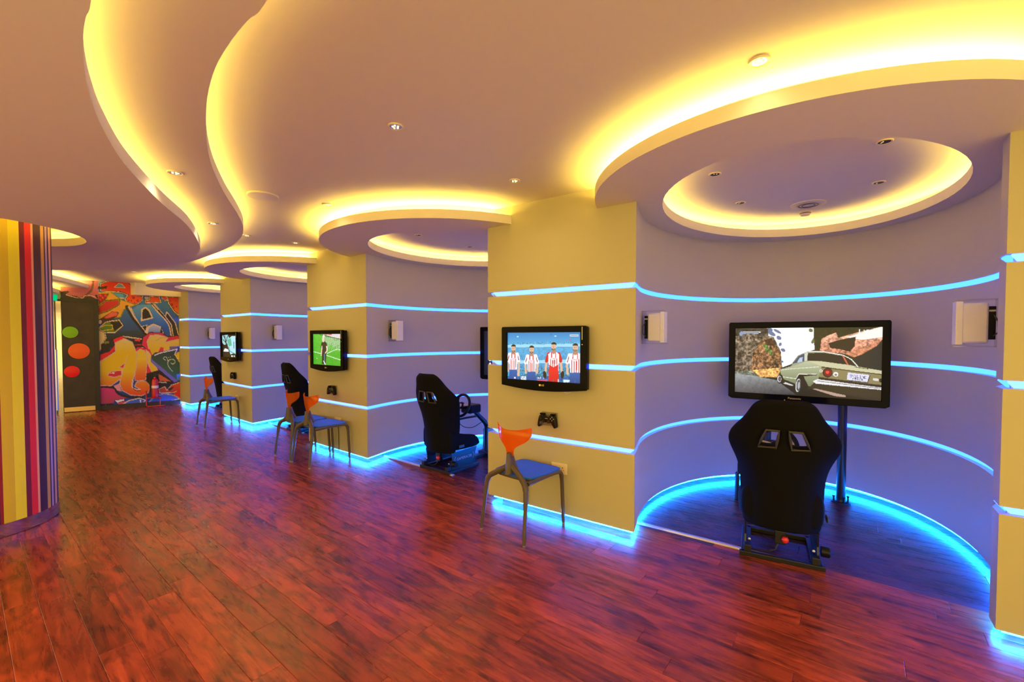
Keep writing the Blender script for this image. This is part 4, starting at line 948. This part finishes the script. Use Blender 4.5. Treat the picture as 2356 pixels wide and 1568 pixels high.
# ------------------------------------------------------------------ racing seats
def lerp(tab, x):
    return float(np.interp(x, [a for a, _ in tab], [b for _, b in tab]))
def seat_back():
    HALF = [(.20, .215), (.24, .235), (.32, .243), (.45, .248), (.56, .255), (.64, .278), (.70, .305), (.755, .326), (.79, .330), (.83, .318), (.87, .288), (.91, .252), (.95, .222), (.99, .200), (1.03, .176), (1.055, .140), (1.065, .10)]
    WING = [(.20, .10), (.45, .19), (.6, .20), (.72, .17), (.80, .15), (.90, .09), (1.0, .05), (1.06, .03)]
    zs = [.20, .24, .32, .45, .56, .64, .70, .745, .775, .81, .85, .885, .915, .95, .99, 1.03, 1.055, 1.065]
    TH = [(.20, .085), (.5, .095), (.8, .085), (1.0, .075), (1.065, .04)]
    bk, fr = [], []
    for z in zs:
        h = lerp(HALF, z); ho = min(lerp([(.775, .142), (.885, .098)], z), .55 * h); hi = min(lerp([(.775, .044), (.885, .028)], z), .2 * h)
        m1 = ho + (h - ho) * .36; m2 = ho + (h - ho) * .70; m3 = ho + (h - ho) * .93
        xs = [-h, -m3, -m2, -m1, -ho, -hi, hi, ho, m1, m2, m3, h]
        yb = -.035 - (z - .20) * .165; rb, rf = [], []
        for x in xs:
            q = abs(x) / h; y = yb + lerp(WING, z) * q ** 3.2; rb.append((x, y, .2 + (z - .2) * 1.02)); th = lerp(TH, z) * (1 - .6 * q ** 5); rf.append((x * (.985 if q > .9 else 1), y + th - .03 * (1 - q) ** .5 * (1 if z < .75 else .3), .2 + (z - .2) * 1.02 + .02))
        bk.append(rb); fr.append(rf)
    mb = MB(); R, Cn = len(zs), 12; vs = [p for r in bk for p in r] + [p for r in fr for p in r]; K = R * Cn; fs = []
    ho_rows = (8, 9, 10); hc = (4, 6)
    for i in range(R - 1):
        for j in range(Cn - 1):
            if i in ho_rows and j in hc: continue
            a, b, c, d = i * Cn + j, i * Cn + j + 1, (i + 1) * Cn + j + 1, (i + 1) * Cn + j
            fs += [(a, b, c, d), (K + a, K + d, K + c, K + b)]
    for i in range(R - 1):
        for j in (0, Cn - 1): a, d = i * Cn + j, (i + 1) * Cn + j; fs.append((a, d, K + d, K + a))
    for j in range(Cn - 1):
        for i in (0, R - 1): a, b = i * Cn + j, i * Cn + j + 1; fs.append((a, b, K + b, K + a))
    for j in hc:
        for i in ho_rows:
            for jj in (j, j + 1): a, d = i * Cn + jj, (i + 1) * Cn + jj; fs.append((a, d, K + d, K + a))
        for i in (8, 11): a, b = i * Cn + j, i * Cn + j + 1; fs.append((a, b, K + b, K + a))
    loops = []
    for j in hc:
        loops.append([vs[8 * Cn + j], vs[9 * Cn + j], vs[10 * Cn + j], vs[11 * Cn + j], vs[11 * Cn + j + 1], vs[10 * Cn + j + 1], vs[9 * Cn + j + 1], vs[8 * Cn + j + 1]])
    return mb.add(vs, fs), loops
def seat_cushion():
    BOL = [(-.03, .50), (.04, .47), (.13, .435), (.22, .41), (.32, .395), (.40, .375), (.45, .33), (.475, .28)]; CZ = [(-.03, .28), (.2, .30), (.4, .325), (.475, .275)]; WD = [(-.03, .225), (.1, .255), (.3, .270), (.42, .262), (.475, .24)]
    ys = [-.02, .04, .13, .22, .32, .40, .45, .475]; mb = MB(); vs = []; n = 14
    for y in ys:
        w, b, c = lerp(WD, y), lerp(BOL, y), lerp(CZ, y); lo = .215 + max(0, y - .4) * .5
        h = [(w - .02, lo), (w, lo + .06 * (b - lo) / .2), (w - .002, b - .03), (w - .03, b), (w - .075, b - .015), (w - .11, (b + c) / 2), (w - .14, c)]
        ring = h + [(-x, z) for x, z in reversed(h)]; vs += [(x, y, z) for x, z in ring]
    fs = [(i * n + j, i * n + (j + 1) % n, (i + 1) * n + (j + 1) % n, (i + 1) * n + j) for i in range(len(ys) - 1) for j in range(n)]
    fs += [tuple(reversed(range(n))), tuple(range((len(ys) - 1) * n, len(ys) * n))]
    return mb.add(vs, fs)
def racing_seat():
    t = thing('racing_seat', '', 'gaming seat', group='black racing game seats')
    mb, loops = seat_back(); bo = mb.build('backrest', M['black'], t, smooth=True, angle=80, subsurf=2)
    for lp in loops:
        cx = sum(p[0] for p in lp) / 8; cz = sum(p[2] for p in lp) / 8
        P_ = [((p[0] - cx) * 1.03 + cx, p[1] - .004, (p[2] - cz) * 1.03 + cz) for p in lp]
        MB().tube([P_[0], P_[1], P_[2], P_[3], P_[4], P_[5], P_[6], P_[7]], .0085, 8, closed=True).build('harness_slot_rim', M['trim'], t, smooth=True)
    seat_cushion().build('cushion', M['black'], t, smooth=True, angle=80, subsurf=2)
    MB().box((.262, .10, .27), (.274, .18, .305)).build('belt_slot', M['trim'], t, bevel=.006)
    for s in (-1, 1):
        pl = MB().prism([(.03, .035), (.055, .12), (.035, .215), (.44, .225), (.40, .13), (.44, .035)], 'x', s * .205, s * .215).build('side_plate', M['metalblk'], t)
        if s > 0:
            tx = text_part('maker_lettering', 'GAMERACER', .042, M['grey'], pl, .0005); tx.rotation_euler = (0, 0, math.pi / 2); tx.location = (.2165, .235, .135)
            for e in (-1, 1): MB().tube([(.2165, .235 + e * .13 + e * .02 * math.cos(a), .135 + .035 * math.sin(a)) for a in np.linspace(-1.2, 1.2, 8)], .0025, 5).build('lettering_arc', M['grey'], pl)
        MB().box((s * .205 - .03, -.02, .0), (s * .205 + .03, .46, .03)).build('base_rail', M['metalblk'], t, bevel=.003)
        MB().box((s * .195 - .022, -.024, .03), (s * .195 + .022, .03, .075)).build('end_bracket', M['metalblk'], t, bevel=.003)
        b = MB().lathe([(.009, 0), (.009, .006), (.004, .009), (0, .009)], 10).build('bolt', M['silver'], t); b.rotation_euler = (math.pi / 2, 0, 0); b.location = (s * .185, .028, .10)
    MB().box((-.245, -.03, 0), (.245, .0, .03)).build('rear_bar', M['metalblk'], t, bevel=.003)
    MB().box((-.2, .42, .0), (.2, .45, .03)).build('front_bar', M['metalblk'], t, bevel=.003); MB().box((-.2, .06, .195), (.2, .12, .215)).build('seat_crossbar', M['metalblk'], t, bevel=.003); MB().box((-.2, .30, .10), (.2, .33, .13)).build('middle_crossbar', M['metalblk'], t, bevel=.003)
    MB().box((-.035, .03, .10), (.03, .075, .19)).build('lock_housing', M['metalblk'], t, bevel=.006)
    k = MB().lathe([(0, -.022), (.014, -.018), (.022, -.004), (.022, .006), (.014, .018), (0, .022)], 18).build('red_knob', M['red'], t, smooth=True); k.location = (.025, .012, .145); k['label'] = 'round red adjuster knob'
    c = MB().lathe([(.03, 0), (.034, .004), (.034, .045), (.03, .05), (0, .05)], 20).build('recline_wheel', M['plastic'], t, smooth=True); c.rotation_euler = (0, math.pi / 2, 0); c.location = (.225, .05, .10)
    MB().tube([(-.01, .05, .11), (-.03, .03, .06), (-.09, .02, .035), (-.17, .03, .032)], .005, 6).build('lead', M['metalblk'], t, smooth=True)
    # wheel post
    MB().box((-.03, .45, .0), (.03, 1.12, .03)).build('spine', M['metalblk'], t, bevel=.003); MB().tube([(-.30, 1.13, .02), (.30, 1.13, .02)], .017, 10).build('pedal_crossbar', M['metalblk'], t, smooth=True)
    for s in (-1, 1): MB().tube([(s * .29, 1.13, .0), (s * .29, 1.13, .24), (s * .27, 1.14, .26), (s * .22, 1.15, .26)], .019, 10).build('pedal_upright', M['metalblk'], t, smooth=True)
    MB().box((-.22, 1.10, .05), (.22, 1.22, .07)).box((-.10, 1.14, .07), (-.04, 1.16, .2)).box((.04, 1.14, .07), (.10, 1.16, .2)).build('pedals', M['metalblk'], t, bevel=.003)
    MB().box((-.10, .80, .0), (.10, .90, .05)).build('post_foot', M['metalblk'], t, bevel=.008)
    MB().tube([(0, .85, .04), (0, .85, .36), (0, .82, .42), (0, .63, .585)], [.03, .03, .032, .026], 12).build('wheel_post', M['metalblk'], t, smooth=True)
    cl = MB().lathe([(.02, 0), (.022, .03), (.014, .035)], 10).build('clamp_lever', M['plastic'], t); cl.rotation_euler = (0, math.pi / 2, 0); cl.location = (.03, .84, .37)
    MB().box((-.085, .475, .575), (.085, .665, .68)).build('wheel_housing', M['plastic'], t, bevel=.02)
    wh = bpy.data.objects.new('steering_wheel', None); COLL.objects.link(wh); wh.parent = t; wh.location = (-.015, .415, .68); wh.rotation_euler = (math.radians(68), 0, 0); wh.empty_display_size = .1
    MB().tube([(.132 * math.cos(a), .132 * math.sin(a), 0) for a in np.linspace(0, 2 * math.pi, 33)[:-1]], .0165, 10, closed=True).build('rim', M['plastic'], wh, smooth=True)
    for a, l in ((math.radians(12), .125), (math.radians(168), .125), (math.radians(270), .125)):
        sp = MB().box((.02, -.018, -.006), (l, .018, .004)).build('spoke', M['silver'], wh, bevel=.004); sp.rotation_euler = (0, 0, a)
    MB().lathe([(.042, -.03), (.045, .0), (.038, .012), (0, .014)], 24).build('hub', M['plastic'], wh, smooth=True); MB().lathe([(.02, .013), (.02, .016), (0, .016)], 20).build('hub_badge', M['silver'], wh, smooth=True)
    MB().tube([(0, 0, -.02), (0, 0, -.10)], .03, 14).build('wheel_shaft', M['plastic'], wh, smooth=True); MB().box((-.10, .03, -.03), (-.085, .10, -.02)).build('paddle', M['plastic'], wh)
    sh = MB().box((-.275, .46, .42), (-.195, .56, .515)).build('shifter', M['plastic'], t, bevel=.015)
    p = MB().box((-.272, .472, .5165), (-.198, .55, .521)).build('shift_plate', M['white'], sh); k = MB().lathe([(.006, 0), (.006, .05), (.016, .06), (.018, .075), (.01, .088), (0, .09)], 14).build('shift_knob', M['plastic'], sh, smooth=True); k.location = (-.235, .51, .52)
    MB().tube([(-.235, .56, .46), (-.20, .69, .47), (-.03, .70, .51)], .014, 8).build('shifter_arm', M['metalblk'], t, smooth=True)
    MB().tube([tuple(p) for p in spline([(-.22, .55, .44), (-.17, .62, .37), (-.10, .70, .36), (-.04, .78, .41), (0, .80, .44)], 5)], .0045, 6).build('lead', M['metalblk'], t, smooth=True)
    return t
proto = racing_seat()
SEATS = [('black fabric racing seat facing the vintage car television', NICHES[0].w(-.01, .262), math.atan2(-.479, .878)), ('black fabric racing seat in the niche between the two pillar televisions, facing the menu screen', NICHES[1].w(-.085, .297), None),
         ('black fabric racing seat in the niche behind the two chairs', NICHES[2].w(-.06, .29), None), ('black fabric racing seat in the niche nearest the mural', NICHES[3].w(-.06, .29), None)]
for i, (lb, loc, rz) in enumerate(SEATS):
    o = proto if i == 0 else copy_tree(proto)
    o.location = (float(loc[0]), float(loc[1]), 0); o.rotation_euler = (0, 0, NICHES[i].rot if rz is None else rz); o['label'] = lb

# ------------------------------------------------------------------ chairs
def bistro_chair():
    t = thing('chair', '', 'chair', group='blue chairs in front of the pillars')
    rows = [(.600, .034), (.625, .035), (.65, .042), (.67, .058), (.69, .09), (.71, .125), (.735, .152), (.765, .170), (.79, .174), (.808, .172)]
    mb = MB(); n = 17; vs = []
    for off in (0, .006):
        for z, h in rows:
            for j in range(n):
                q = -1 + 2 * j / (n - 1); x = q * h; zz = z + (.018 * q * q if z > .78 else 0) - (.008 * (1 - q * q) if z > .8 else 0)
                vs.append((x, (.088 - (z - .6) * .12 + 2.4 * x * x + off), zz))
    R = len(rows); K = R * n; fs = []
    for i in range(R - 1):
        for j in range(n - 1): a = i * n + j; fs += [(a, a + 1, a + n + 1, a + n), (K + a, K + a + n, K + a + n + 1, K + a + 1)]
        for j in (0, n - 1): a = i * n + j; fs.append((a, a + n, K + a + n, K + a))
    for j in range(n - 1):
        for i in (0, R - 1): a = i * n + j; fs.append((a, a + 1, K + a + 1, K + a))
    b = mb.add(vs, fs).build('back', M['orange'], t, smooth=True, angle=60); b['label'] = 'translucent orange backrest'
    MB().tube([(0, .090, .625), (0, .094, .58), (0, .10, .53), (0, .11, .475)], [.026, .032, .042, .055], 12, flat=(1.3, .62)).build('neck', M['frame'], t, smooth=True)
    sp = [(-.185, .125), (-.12, .095), (-.05, .09), (.05, .09), (.12, .095), (.185, .125), (.205, .30), (.205, .44), (.19, .475), (.14, .485), (-.14, .485), (-.19, .475), (-.205, .44), (-.205, .30)]
    MB().prism(sp, 'z', .446, .460).build('seat', M['seat'], t, bevel=.005)
    MB().prism([(x * .97, y * .98 + .003) for x, y in sp], 'z', .428, .447).build('seat_pan', M['frame'], t, bevel=.006)
    for s in (-1, 1):
        MB().tube([tuple(p) for p in spline([(s * .012, .10, .520), (s * .06, .094, .492), (s * .13, .075, .452), (s * .178, .056, .420), (s * .198, .044, .375), (s * .207, .03, .25), (s * .220, 0, .008)], 4)], [.024] * 4 + [.022] * 12 + [.018] * 4 + [.0145] * 4 + [.0115], 10).build('leg', M['frame'], t, smooth=True)
        MB().tube([tuple(p) for p in spline([(s * .190, .08, .425), (s * .196, .25, .437), (s * .196, .42, .437), (s * .196, .472, .420), (s * .196, .490, .365), (s * .197, .500, .2), (s * .198, .512, .008)], 4)], [.016] * 12 + [.018] * 4 + [.015] * 8 + [.0115], 10).build('leg', M['frame'], t, smooth=True)
        for x, y in ((s * .2205, 0), (s * .1985, .512)):
            f = MB().lathe([(.0115, 0), (.0125, .002), (.0125, .012), (0, .012)], 10).build('foot_glide', M['silver'], t, smooth=True); f.location = (x, y, 0)
    return t
proto = bistro_chair()
CH = [('chair with orange back in front of the footballers television', (-.077, 3.244), (.741, -.673)), ('orange backed chair of the touching pair, on the footballers television side', (-2.4725, 5.094), (.771, -.636)),
      ('orange backed chair of the touching pair, on the mural side', (-2.84, 5.389), (.759, -.650)), ('lone orange backed chair by the dark tree television', (-5.158, 7.236), (.760, -.650))]
for i, (lb, p, a) in enumerate(CH):
    o = proto if i == 0 else copy_tree(proto)
    o.location = (p[0], p[1], 0); o.rotation_euler = (0, 0, math.atan2(a[1], a[0])); o['label'] = lb

# ------------------------------------------------------------------ ceiling fittings
def downlight(p, z, label, group, lit=True, r=.042, watt=SPOT_W):
    t = thing('downlight', label, 'downlight', (float(p[0]), float(p[1]), z), random.random() * 6, group)
    MB().lathe([(r, .0), (r, -.004), (r * .92, -.007), (r * .74, -.005), (r * .70, .0)], 24, cap=False).build('trim_ring', M['ivory'], t, smooth=True)
    MB().lathe([(r * .70, -.004), (r * .5, -.0025), (0, -.0022)], 20).build('reflector', M['silver'] if lit else M['dark'], t, smooth=True)
    for a in range(5 if lit else 2):
        k = MB().lathe([(r * .15, 0), (r * .12, -.004), (0, -.005)], 10).build('lamp', M['lamp'] if lit else M['silver'], t, smooth=True); k.location = (r * .36 * math.cos(a * 1.2566), r * .36 * math.sin(a * 1.2566), -.0035)
    if lit:
        d = bpy.data.lights.new('downlight_beam', 'SPOT'); d.energy = watt; d.color = SPOT_COL; d.spot_size = math.radians(150); d.spot_blend = .9; d.shadow_soft_size = .03
        l = bpy.data.objects.new('downlight_beam', d); COLL.objects.link(l); l.parent = t; l.location = (0, 0, -.02)
for px, lb in (((1747, 140), 'lit downlight beside the bright cove of the ring over the vintage car television'), ((910, 290), 'lit downlight alone in the open ceiling between the waves and the largest ring'),
               ((1184, 415), 'lit downlight in front of the pillar with the footballers television'), ((754, 470), 'lit downlight beside the bright cove of the second ceiling ring'),
               ((680, 558), 'lit downlight between the second and the third ceiling ring'), ((568, 541), 'lit downlight just off the tip of the middle ceiling wave')):
    downlight(atz(*px, Z_CEIL), Z_CEIL, lb, 'downlights in the upper ceiling', watt=2.0 if px[0] in (1747, 754) else SPOT_W)
for px, lb in (((403, 396), 'lit downlight in the wider part of the band between the two ceiling waves'), ((490, 513), 'lit downlight near the narrow tip of the band between the ceiling waves')):
    downlight(atz(*px, Z_MID), Z_MID, lb, 'downlights in the wave band')
for p in ((.9, .3), (2.5, .5), (2.3, -.7), (-4.6, 7.0), (-6.6, 7.7)):  # downlights added for their fill light, following the pattern of the others
    downlight(p, Z_CEIL, 'small added fill downlight farther along the upper ceiling over the aisle', 'downlights in the upper ceiling', watt=50 if p[0] < -6 else SPOT_W)
for p in ((-2.2, .3), (-4.2, 1.2), (-6.0, 3.0), (-6.6, 5.0), (-2.9, 2.2)):  # out of view, added to throw fill light on floor and column
    downlight(p, Z_LOW, 'small added fill downlight in the lowest ceiling wave', 'added downlights in the lowest wave', watt=24)
for px in ((1645, 400), (2035, 325), (2022, 419), (1704, 466)):
    downlight(atz(*px, Z_CEIL), Z_CEIL, 'small unlit downlight in the round recess over the vintage car television', 'downlights in the nearest recess', lit=False)
for px in ((962, 540), (1081, 567)):
    downlight(atz(*px, Z_CEIL), Z_CEIL, 'small unlit downlight in the round recess over the menu television', 'downlights in the second recess', lit=False)
p = atz(1860, 469, Z_CEIL); t = thing('ceiling_light', 'large round recessed ceiling light in the nearest round recess', 'ceiling light', (*p[:2], Z_CEIL))
MB().lathe([(.13, 0), (.13, -.006), (.118, -.011), (.088, -.008), (.084, 0)], 36, cap=False).build('trim_ring', M['ivory'], t, smooth=True); MB().lathe([(.084, -.002), (.06, -.012), (0, -.012)], 32).build('diffuser', M['ivory'], t, smooth=True)
for r_ in (.045, .068): MB().lathe([(r_, -.012), (r_ + .001, -.015), (r_ + .004, -.015), (r_ + .005, -.012)], 32, cap=False).build('baffle_ring', M['dark'], t, smooth=True)
p = atz(1853, 490, Z_CEIL - .02); t = thing('smoke_detector', 'small round white smoke detector beside the large recessed ceiling light', 'detector', (*p[:2], Z_CEIL))
MB().lathe([(.05, 0), (.05, -.012), (.044, -.016), (.042, -.03), (.034, -.042), (0, -.042)], 28).build('housing', M['ivory'], t, smooth=True); MB().lathe([(.0435, -.021), (.0435, -.027)], 28).build('vent_slot', M['dark'], t, smooth=True)
p = atz(605, 449, Z_CEIL); t = thing('ceiling_speaker', 'flat round white speaker grille in the upper ceiling by the wave', 'speaker', (*p[:2], Z_CEIL))
MB().lathe([(.115, 0), (.115, -.008), (.108, -.012), (.1, -.010)], 36).build('rim', M['ceil'], t, smooth=True); MB().lathe([(.101, -.004), (.1, -.010), (0, -.012)], 36).build('grille', M['lip'], t, smooth=True)
